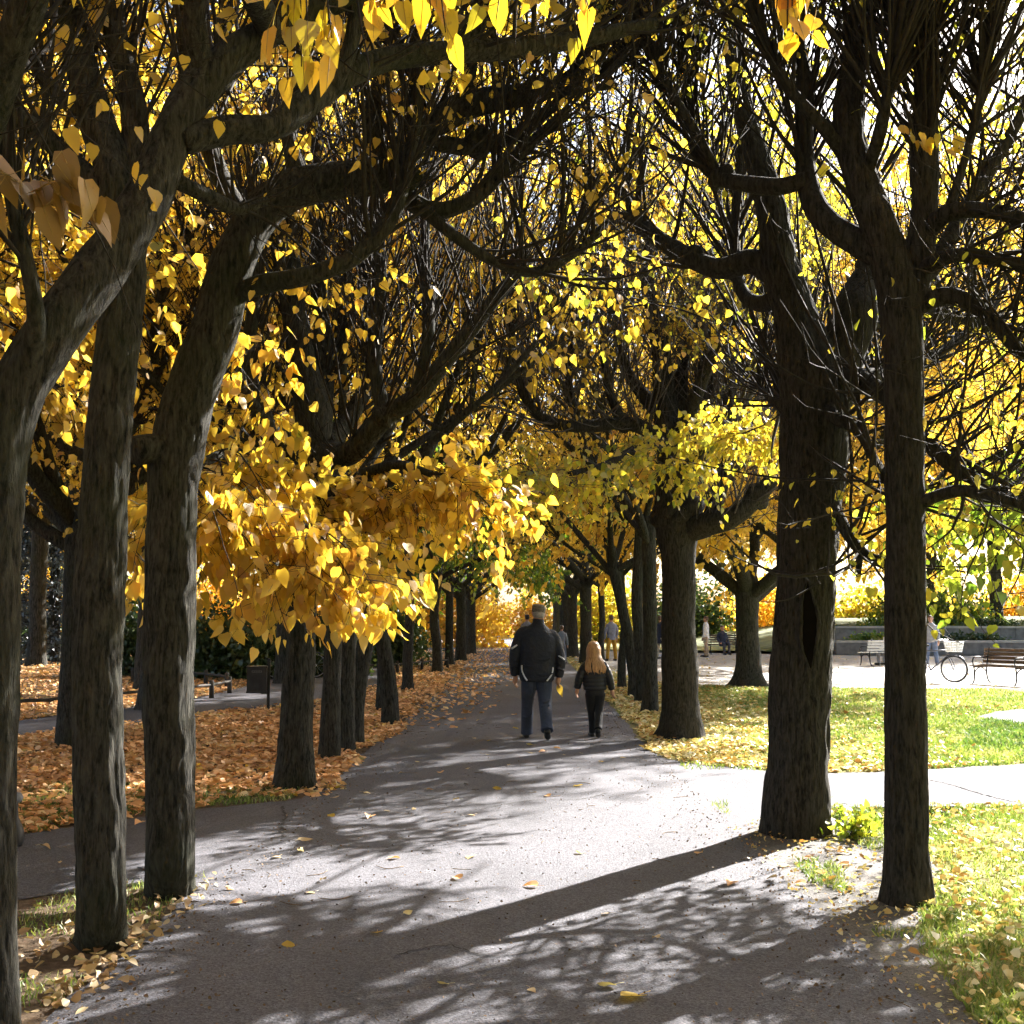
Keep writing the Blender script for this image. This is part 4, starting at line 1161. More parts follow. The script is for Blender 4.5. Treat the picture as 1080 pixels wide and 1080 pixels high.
o = ST.obj('leaf_stalks', STALK, L0.root); o['kind'] = 'stuff'
co = np.concatenate(ST.v) - L0.base; o.data.vertices.foreach_set('co', co.astype(np.float32).ravel()); o.data.update()
# unseen avenue trees added behind the viewer to block sky light
for i, (x, y) in enumerate(((-2.2, -3.2), (2.5, -3.6), (-2.2, -7.4), (2.5, -7.6), (-2.2, -11), (2.5, -11))):
    copy_tree((stout, slim_b)[i % 2].root, 'unseen avenue tree added behind the viewer to block sky light', (x, y, 0), i * 1.7, 1.0, 'unseen avenue trees added for shade behind the viewer')

# unseen park trees, added to shade the foreground from the open sky
for i, (x, y, sc) in enumerate(((-8, 2.5, 1.2), (-9, -4, 1.4), (-6, -10, 1.4), (7.5, 0.5, 1.15), (9, -5, 1.4), (6, -11, 1.4), (0, -16, 1.5), (-13, -10, 1.6), (13, -11, 1.6))):
    copy_tree((park_a, park_b)[i % 2].root, 'unseen yellow park tree added around the viewer to shade the foreground', (x, y, 0), i * 1.9, sc, 'unseen park trees added for shade around the viewer')
# ------------------------------------------------------------------ park furniture
IRON = simple('black_iron', (.02, .02, .022), .55, .3, .3, 20)
BINM = simple('bin_enamel', (.03, .031, .032), .5, .2, .3, 9)
WOODD = simple('dark_rail_wood', (.045, .038, .03), .85, 0, .35, 20, .002)
SLAT = simple('bench_slat', (.10, .06, .035), .6, 0, .3, 14)
SLATW = simple('pale_bench_slat', (.55, .54, .5), .6, 0, .1, 14)
STONE = simple('terrace_stone', (.19, .185, .175), .9, 0, .35, 3, .004)
COPING = simple('coping_stone', (.42, .40, .36), .85, 0, .15, 4, .003)
STEEL = simple('grey_frame_paint', (.09, .10, .13), .4, .4, .1, 10)
CHROME = simple('bright_metal', (.5, .5, .52), .3, .9, .1, 10)
RUBBER = simple('tyre_rubber', (.022, .022, .023), .8)
BASKET = simple('white_basket', (.7, .7, .68), .6)
KNOBM = simple('grey_cap', (.18, .19, .23), .6, 0, .2, 30)


def relocate(o, base):
    co = np.empty(len(o.data.vertices) * 3, np.float32); o.data.vertices.foreach_get('co', co)
    o.data.vertices.foreach_set('co', (co.reshape(-1, 3) - np.asarray(base, np.float32)).ravel()); o.data.update()


# litter bin on a post -------------------------------------------------
q = G(281, 747)
t = thing('litter_bin', 'black slatted litter bin hung on a post beside the left side path', 'bin', q, R(8))
a = Acc()
a.box((-.17, 0, .30 + .215), (.34, .32, .43)); a.box((-.17, 0, .30 + .435), (.37, .35, .03)); a.box((-.17, 0, .295), (.36, .34, .03))
a.obj('container', BINM, t, False)
a = Acc()
a.box((-.17, -.161, .672), (.17, .004, .006)); a.box((-.17, -.161, .644), (.17, .004, .006))
for i in range(5): a.box((-.25 + .04 * i, -.1615, .658), (.012, .005, .034))
a.obj('ventilation_grille', simple('slot_grey', (.12, .12, .12), .6), t, False)
a = Acc(); a.box((.03, 0, .44), (.05, .06, .88)); a.box((-.04, 0, .27), (.12, .05, .03)); a.obj('post', BINM, t, False)


# low knee rail -----------------------------------------------------------
def knee_rail(pts, label, h=.36, posts=None):
    base = np.asarray(pts[0])
    t = thing('knee_rail', label, 'low fence', base)
    pp = [np.asarray(p) - base for p in pts]
    a = Acc()
    rail = np.concatenate([np.linspace(p, r, 7)[:-1] for p, r in zip(pp[:-1], pp[1:])] + [pp[-1][None]]) + [0, 0, h - .09]
    a.tube(rail + np.random.default_rng(5).normal(size=rail.shape) * .006, .028, 8)
    a.obj('rail', WOODD, t)
    for p in (posts or pts):
        b = Acc(); p = np.asarray(p) - base
        b.tube([p + [0, 0, -.05], p + [0, 0, h - .02], p + [0, 0, h]], [.05, .048, .03], 10)
        b.obj('post', WOODD, t)


knee_rail([G(-140, 776), G(-40, 766), G(15, 758), G(85, 752), G(150, 745), G(223, 736.5), G(242, 731.5)], 'low dark timber rail along the near edge of the leaf bed by the side path')
knee_rail([G(239, 726), G(217, 722.5), G(190, 720), G(140, 719)], 'low dark timber rail closing the far end of the leaf bed')
knee_rail([G(385, 712), G(419, 710), G(445, 707.5), G(472, 705)], 'low dark rail glimpsed between the far trunks of the left row')

# dark stub at the left edge of the crossing path ----------------------------
q = G(11, 893)
t = thing('bollard', 'low dark post with a grey rounded cap at the left edge beside the crossing path', 'bollard', q)
a = Acc()
prof = [(0, .075), (.03, .085), (.10, .088), (.15, .07), (.2, .05), (.26, .04), (.31, .038)]
zz = np.array([p[0] for p in prof]); rr = np.array([p[1] for p in prof])
a.tube(np.c_[np.array([0, 0, .0, .0, -.002, .0, .006]), zz * 0, zz], rr, 16)
a.obj('shaft', IRON, t)
a = Acc(); a.tube([[.006, 0, .305], [.010, 0, .325], [.013, 0, .345], [.013, 0, .37], [.012, 0, .385]], [.035, .058, .062, .045, .01], 16)
a.obj('cap', KNOBM, t)


# benches -----------------------------------------------------------------
def bench(label, loc, rz, slat=SLAT, L=1.7, group=None):
    """seat faces -y"""
    t = thing('park_bench', label, 'bench', loc, rz, group)
    a = Acc()
    for i in range(5): a.box((0, -.20 + i * .095, .44 + .004 * i), (L, .075, .03))
    a.obj('seat', slat, t, False)
    a = Acc()
    for i in range(4):
        z = .54 + i * .095; a.box((0, .245 + (z - .44) * .22, z), (L, .026, .075))
    a.obj('backrest', slat, t, False)
    for s in (-1, 1):
        x = s * (L / 2 - .14)
        a = Acc()
        w = .018
        a.tube(spline([[x, -.30, .012], [x, -.26, .04], [x, -.225, .14], [x, -.22, .28], [x, -.235, .42]], 14), w, 8)
        a.tube(spline([[x, .34, .012], [x, .29, .04], [x, .235, .14], [x, .215, .28], [x, .225, .42], [x, .28, .66], [x, .345, .90]], 20), w, 8)
        a.tube(spline([[x, -.22, .20], [x, -.17, .33], [x, 0, .40], [x, .17, .33], [x, .215, .20]], 18), w * .8, 8)
        a.tube([[x, -.25, .415], [x, 0, .412], [x, .23, .415]], w, 8)
        a.tube(spline([[x, -.235, .42], [x, -.27, .55], [x, -.22, .64], [x, -.05, .655], [x, .15, .64], [x, .28, .66]], 18), w * .9, 8)
        a.obj('end_frame', IRON, t)
    return t


BG = 'iron-legged benches round the gravel square'
bench('bench with iron legs right of the bicycle, cut by the right edge', G(1062, 723) + [.0, .3, 0], R(-62), L=1.5, group=BG)
qb = G(931, 702)
bench('bench at the foot of the terraces where a person in white sits', qb, R(-158), SLATW, group=BG)
bench('small dark bench far behind the flared trunk', G(763, 690), R(15), group=BG)
bench('pale bench far off before the grey conifer, between the front left trunks', G(47, 689), R(185), SLATW)


# bicycle -------------------------------------------------------------------
def wheel(t, c, r, steer=0):
    a = Acc(); th = np.linspace(0, 2 * np.pi, 33)
    ca, sa = math.cos(steer), math.sin(steer)
    def rot(v): return np.c_[v[:, 0] * ca - v[:, 1] * sa, v[:, 0] * sa + v[:, 1] * ca, v[:, 2]] + c
    a.tube(rot(np.c_[np.cos(th) * r, th * 0, np.sin(th) * r]), .02, 6, False)
    w = a.obj('wheel', RUBBER, t)
    b = Acc()
    b.tube(rot(np.c_[np.cos(th) * (r - .03), th * 0, np.sin(th) * (r - .03)]), .011, 5, False)
    for k in range(16):
        an = k * math.pi / 8; e = np.array([[math.cos(an) * (r - .03), 0, math.sin(an) * (r - .03)]]); h = np.array([[0, .03 * (-1) ** k, 0]])
        b.tube(np.vstack([rot(h), rot(e)]), .0022, 3, False)
    b.tube(rot(np.array([[0, -.05, 0], [0, .05, 0]])), .03, 8)
    b.obj('rim', CHROME, w)


def bicycle(label, loc, rz, basket=True):
    """rides towards +x"""
    t = thing('bicycle', label, 'bicycle', loc, rz)
    r = .335; fw, rw = np.array([.55, 0, r]), np.array([-.52, 0, r])
    wheel(t, fw, r - .015, R(12)); wheel(t, rw, r - .015)
    a = Acc(); bb = np.array([-.08, 0, .29]); st = np.array([-.24, 0, .78]); hd = np.array([.36, 0, .80]); hb = np.array([.40, 0, .66])
    for p, q_, w in ((bb, st, .017), (bb, hb, .019), (st * .97 + bb * .03, hd, .016), (hd + [-.03, 0, .1], hb, .019)): a.tube([p, q_], w, 8)
    for s in (-.06, .06):
        a.tube([rw + [0, s, 0], bb + [0, s * .5, 0]], .010, 6); a.tube([rw + [0, s, 0], st + [.02, s * .4, -.06]], .009, 6)
        a.tube(spline([fw + [0, s, 0], fw + [-.07, s, .2], hb + [0, s * .8, 0]], 8), .012, 6)
    a.obj('frame', STEEL, t)
    a = Acc(); a.tube([hd + [-.03, 0, .08], hd + [-.06, 0, .25]], .013, 8)
    a.tube(spline([[.14, -.30, 1.02], [.27, -.28, 1.05], [.32, -.12, 1.06], [.31, 0, 1.05], [.32, .12, 1.06], [.27, .28, 1.05], [.14, .30, 1.02]], 24), .013, 8)
    a.obj('handlebar', CHROME, t)
    a = Acc(); a.tube(spline([[-.42, 0, .90], [-.34, 0, .925], [-.2, 0, .92], [-.1, 0, .91]], 8), [.085, .10, .095, .07, .05, .04, .032, .02], 10); a.tube([[-.24, 0, .78], [-.27, 0, .90]], .013, 8)
    a.obj('saddle', RUBBER, t)
    for c_, nm in ((fw, 'mudguard'), (rw, 'mudguard')):
        a = Acc(); th = np.linspace(.35, 2.9, 18) if c_ is rw else np.linspace(.6, 2.7, 16)
        a.tube(np.c_[np.cos(th) * .355, th * 0, np.sin(th) * .355] + c_, .016, 6); a.obj(nm, STEEL, t)
    a = Acc(); a.tube(np.c_[np.cos(np.linspace(0, 6.283, 17)) * .085, np.full(17, -.06), np.sin(np.linspace(0, 6.283, 17)) * .085] + bb, .006, 5, False)
    a.tube([bb + [0, -.07, 0], bb + [.12, -.08, -.12]], .009, 6); a.tube([bb + [0, .07, 0], bb + [-.12, .08, .12]], .009, 6)
    a.obj('crank', CHROME, t)
    if basket:
        a = Acc(); c0 = np.array([.56, 0, .88])
        for z in np.linspace(-.11, .13, 7):
            k = 1 + z; a.tube(np.array([[-.15, -.17, z], [.15, -.17, z], [.15, .17, z], [-.15, .17, z], [-.15, -.17, z]]) * [k, k, 1] + c0, .008, 4, False)
        for x in np.linspace(-.15, .15, 6):
            for y in (-.17, .17): a.tube(np.array([[x * .89, y * .89, -.11], [x * 1.13, y * 1.13, .13]]) + c0, .008, 4, False)
        for y in np.linspace(-.17, .17, 7):
            for x in (-.15, .15): a.tube(np.array([[x * .89, y * .89, -.11], [x * 1.13, y * 1.13, .13]]) + c0, .008, 4, False)
        a.box(c0 + [0, 0, -.11], (.27, .31, .012))
        a.obj('basket', BASKET, t)


q = G(1009, 720)
bicycle('grey bicycle with a white front basket standing on the gravel square', q + [-.42, .42, 0], R(-47))
bicycle('dark bicycle leaning behind the litter bin, half hidden by leaves', G(299, 716) + [.3, .2, 0], R(205), False)


TERR = []
# stone terraces on the far side of the square -----------------------------------
def terrace(x0, x1, y, z0, z1, depth, label):
    t = thing('terrace_wall', label, 'terrace wall', ((x0 + x1) / 2, y, 0))
    L = x1 - x0
    a = Acc(); n = int(L / 1.1)
    for i in range(n):
        a.box((-L / 2 + (i + .5) * L / n, .2, (z0 + z1) / 2 - .05), (L / n - .012, .4 + .012 * (i % 3), z1 - z0 - .1))
    a.obj('face', STONE, t, False)
    a = Acc()
    for i in range(n // 2):
        a.box((-L / 2 + (i + .5) * L / (n // 2), .2, z1 - .05), (L / (n // 2) - .01, .5, .097))
    a.obj('coping', COPING, t, False)


terrace(14.2, 44, 52, -.05, .62, 6, 'lower dark stone terrace wall with a pale coping behind the bench')
terrace(13.2, 44, 57, .5, 1.22, 6, 'upper dark stone terrace wall with a pale coping behind the bench')
o = link('terrace_lawn', np_mesh('terrace_lawn', [[14.6, 52.4, .5], [44, 52.4, .5], [44, 57, .55], [14.6, 57, .55], [14.6, 57.4, 1.1], [44, 57.4, 1.1], [44, 78, 1.9], [20, 78, 1.6], [9, 78, -.1], [12, 57.4, -.1], [12.5, 52.4, -.1]],
                                   [[0, 1, 2, 3], [4, 5, 6, 7], [9, 4, 7, 8]], [[10, 0, 3], [10, 3, 9], [9, 3, 4]], mat=simple('lawn_far', (.10, .12, .035), .95, 0, .6, 1.2)))
o['kind'] = 'structure'
for i, (x, y) in enumerate(((16.5, 52.9), (20.5, 53.2), (25.5, 52.9), (18.5, 58.3), (23.5, 58.1), (29, 58.4))):
    TERR.append((x, y, (.5 if y < 55 else 1.1)))


# shrubs and conifer --------------------------------------------------------------
def shrub(seed, label, loc, rx, ry, h, n, size, mat, cat='shrub', name='shrub', group=None, lod=2):
    g = np.random.default_rng(seed)
    t = thing(name, label, cat, loc, 0, group)
    S = Tree(seed); S.minz = -1
    m = 60
    p0 = np.c_[g.normal(size=(m, 2)) * [rx * .25, ry * .25], np.zeros(m)]
    st, _ = S.stems(p0, norm(g.normal(size=(m, 3)) * [rx * .5, ry * .5, .2] + [0, 0, h * .8]), h * (.6 + .35 * g.random(m)), np.full(m, .012), UP, .03, .15, 7, 4)
    S.twigA.obj('stem', TWIG, t)['kind'] = 'stuff'
    # leaf clumps on a lumpy shell and inside it
    k = 90
    c = rand_dirs(k, g); c[:, 2] = np.abs(c[:, 2]) * 1.0
    c = c * (g.random((k, 1)) ** .4) * [rx * .85, ry * .85, h * .85]
    ci = g.integers(0, k, n)
    p = c[ci] + g.normal(size=(n, 3)) * np.array([rx, ry, h]) * .13
    p[:, 2] = np.maximum(p[:, 2], .03)
    a = Acc()
    leaves(a, p, g.normal(size=(n, 3)) + [0, 0, -.2], rand_dirs(n, g) + [0, 0, .5], size * (.6 + .7 * g.random(n)), g, lod)
    a.obj('foliage', mat, t)['kind'] = 'stuff'
    return t


shrub(41, 'dark bushy evergreen behind the litter bin', (-7.4, 31.5, 0), 2.0, 1.3, 2.3, 9000, .12, HEDGE)
shrub(42, 'dark round evergreen between the stub trunk and the litter bin', (-10.2, 33.0, 0), 2.2, 1.4, 2.4, 9000, .12, HEDGE)
shrub(43, 'dark low bush right of the bin behind the bicycle', (-5.2, 33, 0), 1.6, 1.2, 2.0, 7000, .12, HEDGE)
shrub(44, 'dark evergreen bush behind the cluster of left trunks', (-4.6, 40, 0), 2.2, 1.3, 2.6, 8000, .14, HEDGE)
shrub(46, 'dark evergreen bush at the far left near the conifer', (-20.5, 47, 0), 3.0, 2., 3., 9000, .16, HEDGE)
shrub(47, 'green bush on the terrace above the stone walls', (22, 62, 1.2), 4.0, 1.5, 2.0, 8000, .18, GREEN)


def conifer(seed, label, loc, h, r):
    T = Tree(seed); g = T.rng; T.minz = -1
    T.trunk([[0, 0, -.1, .28], [0, 0, h * .5, .16], [.05, 0, h, .02]], 16, .2, .008, .4)
    n = 260
    z = h * (.04 + .92 * g.random(n)); a = g.random(n) * 6.283
    L = r * (1 - z / h) ** .8 * (.7 + .5 * g.random(n)) + .2
    d = np.c_[np.cos(a), np.sin(a), np.full(n, -.05)]
    S, _ = T.stems(np.c_[z * 0, z * 0, z], d, L, np.full(n, .02), -UP, .07, .07, 9, 4)
    W = T.twigs(S, 5200, .5, .004, tmin=.2, to=-UP, pull=.08, flat=True)
    T.leaf(W, 26000, .13, 2, .5, .1, .04)
    T.finish('conifer', label, None, None, NEEDLE, cat='conifer').location = loc


conifer(45, 'grey blue drooping conifer seen between the front left trunks', (-17.0, 44, 0), 7.5, 4.2)

# golden hedge closing the view beyond the cross avenue, and belts behind the square
for i in range(10):
    shrub(70 + i, 'low golden hedge bush beyond the cross avenue', (-24 + 5.2 * i, 111 + RNG.normal() * .5, 0), 3.4, 1.6, 4.2 + RNG.random(), 3500, .34, GOLDB, 'hedge', 'hedge_bush', 'golden hedge beyond the cross avenue')
for i in range(7):
    shrub(90 + i, 'green hedge bush behind the gravel square', (6.5 + 5.6 * i, 79 + 1.0 * (i % 2), 0.0), 3.8, 1.8, 4.6 + RNG.random() * 1.5, 3500, .32, (LIME, HEDGE, GOLDB)[i % 3], 'hedge', 'hedge_bush', 'mixed hedge behind the gravel square')

for i, (x, y, z) in enumerate(TERR):
    shrub(110 + i, 'low clipped green bush planted along the terrace edge', (x, y, z), 1.9, .45, .5, 1300, .14, (GREEN, HEDGE, LIME)[i % 3], 'shrub', 'shrub', 'clipped bushes along the terraces')

for i in range(8):
    shrub(130 + i, 'golden bush of the far hedge on the left beyond the park path', (-34 + 4.4 * i, 66 + RNG.normal(), 0), 3.4, 1.6, 4.6 + RNG.random(), 3200, .32, GOLDB, 'hedge', 'hedge_bush', 'golden hedge on the far left')
# ------------------------------------------------------------------ people
SKIN = simple('skin', (.50, .27, .18), .55, 0, .08, 30)
CAPM = simple('cap_tweed', (.13, .115, .09), .9, 0, .6, 60)
NAVY = simple('jacket_navy', (.011, .013, .021), .7, 0, .3, 4, .03)
STRIPE = simple('reflective_trim', (.65, .64, .66), .5, 0, .05)
JEAN = simple('jeans_denim', (.045, .055, .085), .85, 0, .35, 5, .025)
BLACKT = simple('black_trousers', (.012, .012, .014), .8, 0, .3, 6, .02)
PUFF = simple('puffer_black', (.010, .011, .015), .45, 0, .25, 25, .001)
SHOEM = simple('shoe_black', (.015, .014, .014), .5)
GREYHAIR = simple('grey_hair', (.3, .27, .24), .7, 0, .3, 60)


def hair_mat(name, a, b):
    m, nt, out = new_mat(name)
    p = N(nt, 'ShaderNodeBsdfPrincipled', Roughness=.45); p.inputs['Specular IOR Level'].default_value = .5
    f = noise(nt, 18, 5, .7, stretch=(5, 5, .35))
    nt.links.new(ramp(nt, f, [(.3, a), (.7, b)]), p.inputs['Base Color'])
    nt.links.new(bump(nt, f, .8, .012), p.inputs['Normal'])
    nt.links.new(p.outputs[0], out.inputs[0]); return m


BLOND = hair_mat('blond_hair', (.22, .10, .035), (.62, .36, .16))
BROWNH = hair_mat('brown_hair', (.06, .035, .02), (.16, .09, .05))


def ering(c, rx, ry, k=28, tilt=0., n=2.3):
    a = np.linspace(0, 2 * np.pi, k, endpoint=False)
    x = np.sign(np.cos(a)) * np.abs(np.cos(a)) ** (2 / n) * rx; y = np.sign(np.sin(a)) * np.abs(np.sin(a)) ** (2 / n) * ry
    return np.c_[c[0] + x, c[1] + y, c[2] + y * tilt]


def eloft(a, rows, k=28, tilt=0., dense=24):
    """rows (cx,cy,z,rx,ry)"""
    r = spline(np.array([[q[0], q[1], q[2], q[3], q[4]] for q in rows], float), dense)
    a.loft([ering(q[:3], max(q[3], .003), max(q[4], .003), k, tilt) for q in r])


def limb(a, rows, k=16, n=22):
    r = spline(np.array(rows, float), n); a.tube(r[:, :3], np.maximum(r[:, 3], .003), k)


def fuse(acc, voxel, smooth=3):
    """overlapping solids -> one continuous skin"""
    me = acc.mesh('tmp', None) if False else np_mesh('tmp', np.concatenate(acc.v), np.concatenate(acc.q), np.concatenate(acc.t) if acc.t else None)
    o = bpy.data.objects.new('tmp', me); COL.objects.link(o)
    m = o.modifiers.new('r', 'REMESH'); m.mode = 'VOXEL'; m.voxel_size = voxel
    s = o.modifiers.new('s', 'SMOOTH'); s.iterations = smooth; s.factor = .5
    dg = bpy.context.evaluated_depsgraph_get(); dg.update()
    me2 = bpy.data.meshes.new_from_object(o.evaluated_get(dg))
    bpy.data.objects.remove(o)
    for p in me2.polygons: p.use_smooth = True
    return me2


def put(name, me, mat, root):
    me.name = name; me.materials.clear(); me.materials.append(mat)
    return link(name, me, root)


def hand(a, w, d, out, s=1.):
    """w wrist, d finger direction, out = side the thumb leaves; slightly curled relaxed hand"""
    w, d, out = np.asarray(w, float), norm(np.asarray(d, float)), norm(np.asarray(out, float))
    pal = norm(np.cross(d, out)); wid = np.cross(pal, d)
    a.tube([w, w + d * .03 * s, w + d * .065 * s, w + d * .095 * s], np.array([.026, .033, .036, .03]) * s, 12)
    for i, (ln, x) in enumerate(((.068, .030), (.078, .010), (.072, -.010), (.055, -.029))):
        b0 = w + d * .075 * s + wid * x * s
        p = [b0, b0 + d * .03 * s, b0 + (d * (.03 + ln * .45) + pal * .012) * s, b0 + (d * (.03 + ln * .75) + pal * .032) * s]
        a.tube(p, np.array([.0105, .0105, .0095, .0075]) * s, 8)
    b0 = w + d * .03 * s + wid * .026 * s
    a.tube([b0, b0 + (wid * .022 + d * .025) * s, b0 + (wid * .030 + d * .055 + pal * .01) * s], np.array([.014, .012, .009]) * s, 8)


def head(a, c, s=1., turn=0.):
    """c = centre of skull, facing +y turned by `turn`"""
    b = Acc()
    eloft(b, [(0, .012, -.125, .035, .035), (0, .02, -.112, .05, .06), (0, .012, -.08, .064, .082), (0, .0, -.03, .073, .095), (0, -.004, .03, .078, .1), (0, -.006, .075, .068, .088), (0, -.006, .105, .04, .055), (0, -.006, .117, .008, .01)], 28)
    b.tube([[0, .08, .012], [0, .108, -.025], [0, .092, -.04]], [.010, .016, .010], 8)              # nose
    b.tube([[-.022, .086, -.07], [0, .094, -.07], [.022, .086, -.07]], [.005, .008, .005], 6)        # lips
    for s_ in (-1, 1):
        b.tube([[s_ * .045, .082, .025], [s_ * .03, .09, .028], [s_ * .014, .085, .024]], [.006, .008, .006], 6)   # brow
        b.tube(spline([[s_ * .074, -.005, -.035], [s_ * .083, -.014, -.01], [s_ * .086, -.016, .012], [s_ * .078, -.006, .02]], 8), [.008, .010, .013, .015, .016, .015, .012, .008], 8)   # ear
    ct, st = math.cos(turn), math.sin(turn)
    for v, q, t in zip(b.v, b.q, b.t): pass
    V = np.concatenate(b.v) * s
    V = np.c_[V[:, 0] * ct - V[:, 1] * st, V[:, 0] * st + V[:, 1] * ct, V[:, 2]] + c
    a.add(V, np.concatenate(b.q), np.concatenate(b.t))


def shoe(root, ankle, heel, toe, mat=SHOEM, s=1.):
    a = Acc()
    heel, toe, ankle = map(lambda q: np.asarray(q, float), (heel, toe, ankle))
    d = toe - heel
    r = spline(np.array([[*(heel + d * -.02), .022], [*(heel + d * .08), .040], [*(heel + d * .35), .043], [*(heel + d * .7), .046], [*(heel + d * .93), .036], [*(heel + d * 1.02), .014]]), 18)
    a.tube(r[:, :3] + [0, 0, .040 * s], r[:, 3] * s, 14)
    a.tube([ankle, ankle * .5 + (heel + d * .2) * .5 + [0, 0, .02], heel + d * .22 + [0, 0, .03]], np.array([.045, .045, .045]) * s, 12)
    put('shoe', fuse(a, .008, 2), mat, root)


# ---- the man -------------------------------------------------------------------------
q = G(566, 781)
man = thing('person', 'burly person in a dark jacket, jeans and cap walking away on the path', 'person', q)
B = Acc()
eloft(B, [(0, 0, .86, .15, .11), (0, 0, 1.0, .17, .12), (0, 0, 1.2, .19, .13), (0, 0, 1.38, .18, .12), (0, 0, 1.46, .10, .09), (0, .012, 1.52, .062, .066), (0, .018, 1.60, .058, .064)])
for s in (-1, 1):
    limb(B, [(s * .17, 0, 1.40, .06), (s * .27, -.02, 1.14, .05), (s * .285, .03, .88, .034), (s * .287, .045, .83, .028)])
limb(B, [(-.09, 0, .9, .09), (-.105, .075, .66, .07), (-.117, .14, .49, .055), (-.122, .19, .34, .05), (-.125, .235, .18, .045), (-.125, .26, .10, .04)])
limb(B, [(.09, 0, .9, .09), (.104, .03, .66, .07), (.112, .03, .49, .055), (.120, -.06, .35, .05), (.128, -.16, .23, .045), (.132, -.225, .15, .04)])
hand(B, (-.287, .045, .84), (.05, .18, -1), (.35, .9, .2))
hand(B, (.287, .045, .84), (-.05, .18, -1), (-.35, .9, .2))
head(B, np.array([0, .022, 1.655]), 1.0, .12)
put('body', fuse(B, .006, 2), SKIN, man)
J = Acc()
eloft(J, [(0, .0, .765, .205, .15), (0, .0, .80, .228, .165), (0, -.002, .92, .232, .172), (0, -.004, 1.05, .236, .175), (0, -.012, 1.2, .246, .172), (0, -.016, 1.33, .250, .158), (0, -.01, 1.41, .225, .132), (0, .0, 1.475, .145, .10), (0, .008, 1.53, .082, .082), (0, .014, 1.565, .076, .078)], 32)
for s in (-1, 1):
    limb(J, [(s * .13, -.01, 1.435, .055), (s * .205, -.012, 1.375, .082), (s * .255, -.02, 1.26, .080), (s * .296, -.03, 1.12, .075), (s * .305, -.01, 1.02, .07), (s * .298, .02, .90, .062), (s * .292, .04, .84, .052)])
    for zz in (1.10, 1.02, .95): J.tube(spline([[s * .25, -.06, zz + .02], [s * .30, -.085, zz], [s * .35, -.05, zz - .015]], 8), .012, 6)
for zz, xx in ((.88, .1), (.98, -.08), (1.08, .05)): J.tube(spline([[xx - .12, -.162, zz], [xx, -.178, zz - .02], [xx + .12, -.160, zz + .015]], 8), .012, 6)
jm = put('jacket', fuse(J, .009, 7), NAVY, man)
A = Acc()
for i, pts in enumerate(([[-.345, -.09, 1.16], [-.315, -.108, 1.185], [-.275, -.098, 1.215]], [[.275, -.098, 1.135], [.315, -.108, 1.115], [.35, -.085, 1.09]])):
    A.tube(spline(pts, 8), .011, 6)
A.obj('sleeve_stripe', STRIPE, jm)
for s in (-1, 1):
    A = Acc()
    A.tube(spline([[s * .205, -.105, .97], [s * .20, -.115, .91], [s * .175, -.142, .85], [s * .13, -.160, .785]], 14), .0115, 6)
    A.obj('side_piping', STRIPE, jm)
A = Acc(); A.loft([ering((0, .012, 1.555), .08, .082), ering((0, .010, 1.588), .073, .076), ering((0, .010, 1.590), .066, .069), ering((0, .012, 1.558), .07, .072)], False); A.obj('collar', NAVY, jm)
TR = Acc()
eloft(TR, [(0, 0, .79, .195, .145), (0, 0, .86, .20, .15), (0, 0, .96, .19, .14)])
limb(TR, [(-.095, .0, .84, .112), (-.105, .075, .66, .10), (-.117, .14, .49, .084), (-.122, .19, .34, .08), (-.125, .235, .18, .078), (-.125, .26, .065, .083)])
limb(TR, [(.095, .0, .84, .112), (.104, .03, .66, .10), (.112, .03, .49, .086), (.120, -.06, .35, .08), (.128, -.16, .23, .078), (.132, -.225, .145, .082)])
for x, y in ((-.122, .15), (.118, -.05)):
    for zz in (.30, .38, .46, .52): TR.tube(spline([[x - .06, y - .02, zz], [x, y - .025, zz - .015], [x + .06, y - .01, zz + .01]], 6), .012, 6)
put('trousers', fuse(TR, .009, 3), JEAN, man)
shoe(man, (-.125, .265, .09), (-.125, .215, .0), (-.145, .49, .0)); shoe(man, (.132, -.235, .165), (.132, -.285, .115), (.145, -.06, .0))
C = Acc()
eloft(C, [(-.003, .012, 1.672, .087, .104), (-.003, .012, 1.70, .090, .108), (-.003, .014, 1.735, .092, .108), (-.003, .016, 1.765, .082, .096), (-.003, .016, 1.783, .05, .06), (-.003, .016, 1.788, .01, .01)])
C.tube([[-.06, .10, 1.69], [-.015, .165, 1.683], [.04, .11, 1.69]], [.018, .028, .018], 8)
put('cap', fuse(C, .006, 2), CAPM, man)
H = Acc(); eloft(H, [(0, .0, 1.60, .06, .07), (-.002, -.004, 1.63, .074, .093), (-.002, .004, 1.672, .082, .101), (-.002, .006, 1.69, .082, .1)])
hm = put('hair', fuse(H, .006, 2), GREYHAIR, man)
def sway(root, k, z0, dz):
    # weight over one leg: the trunk leans, one shoulder drops
    for o in [c for ch in root.children for c in (ch, *ch.children)]:
        co = np.empty(len(o.data.vertices) * 3, np.float32); o.data.vertices.foreach_get('co', co); co = co.reshape(-1, 3)
        h = np.clip(co[:, 2] - z0, 0, None)
        co[:, 2] -= dz * co[:, 0] * np.clip(h / .5, 0, 1); co[:, 0] += k * h; co[:, 1] += .06 * h
        o.data.vertices.foreach_set('co', co.ravel()); o.data.update()


sway(man, .035, .7, .12)
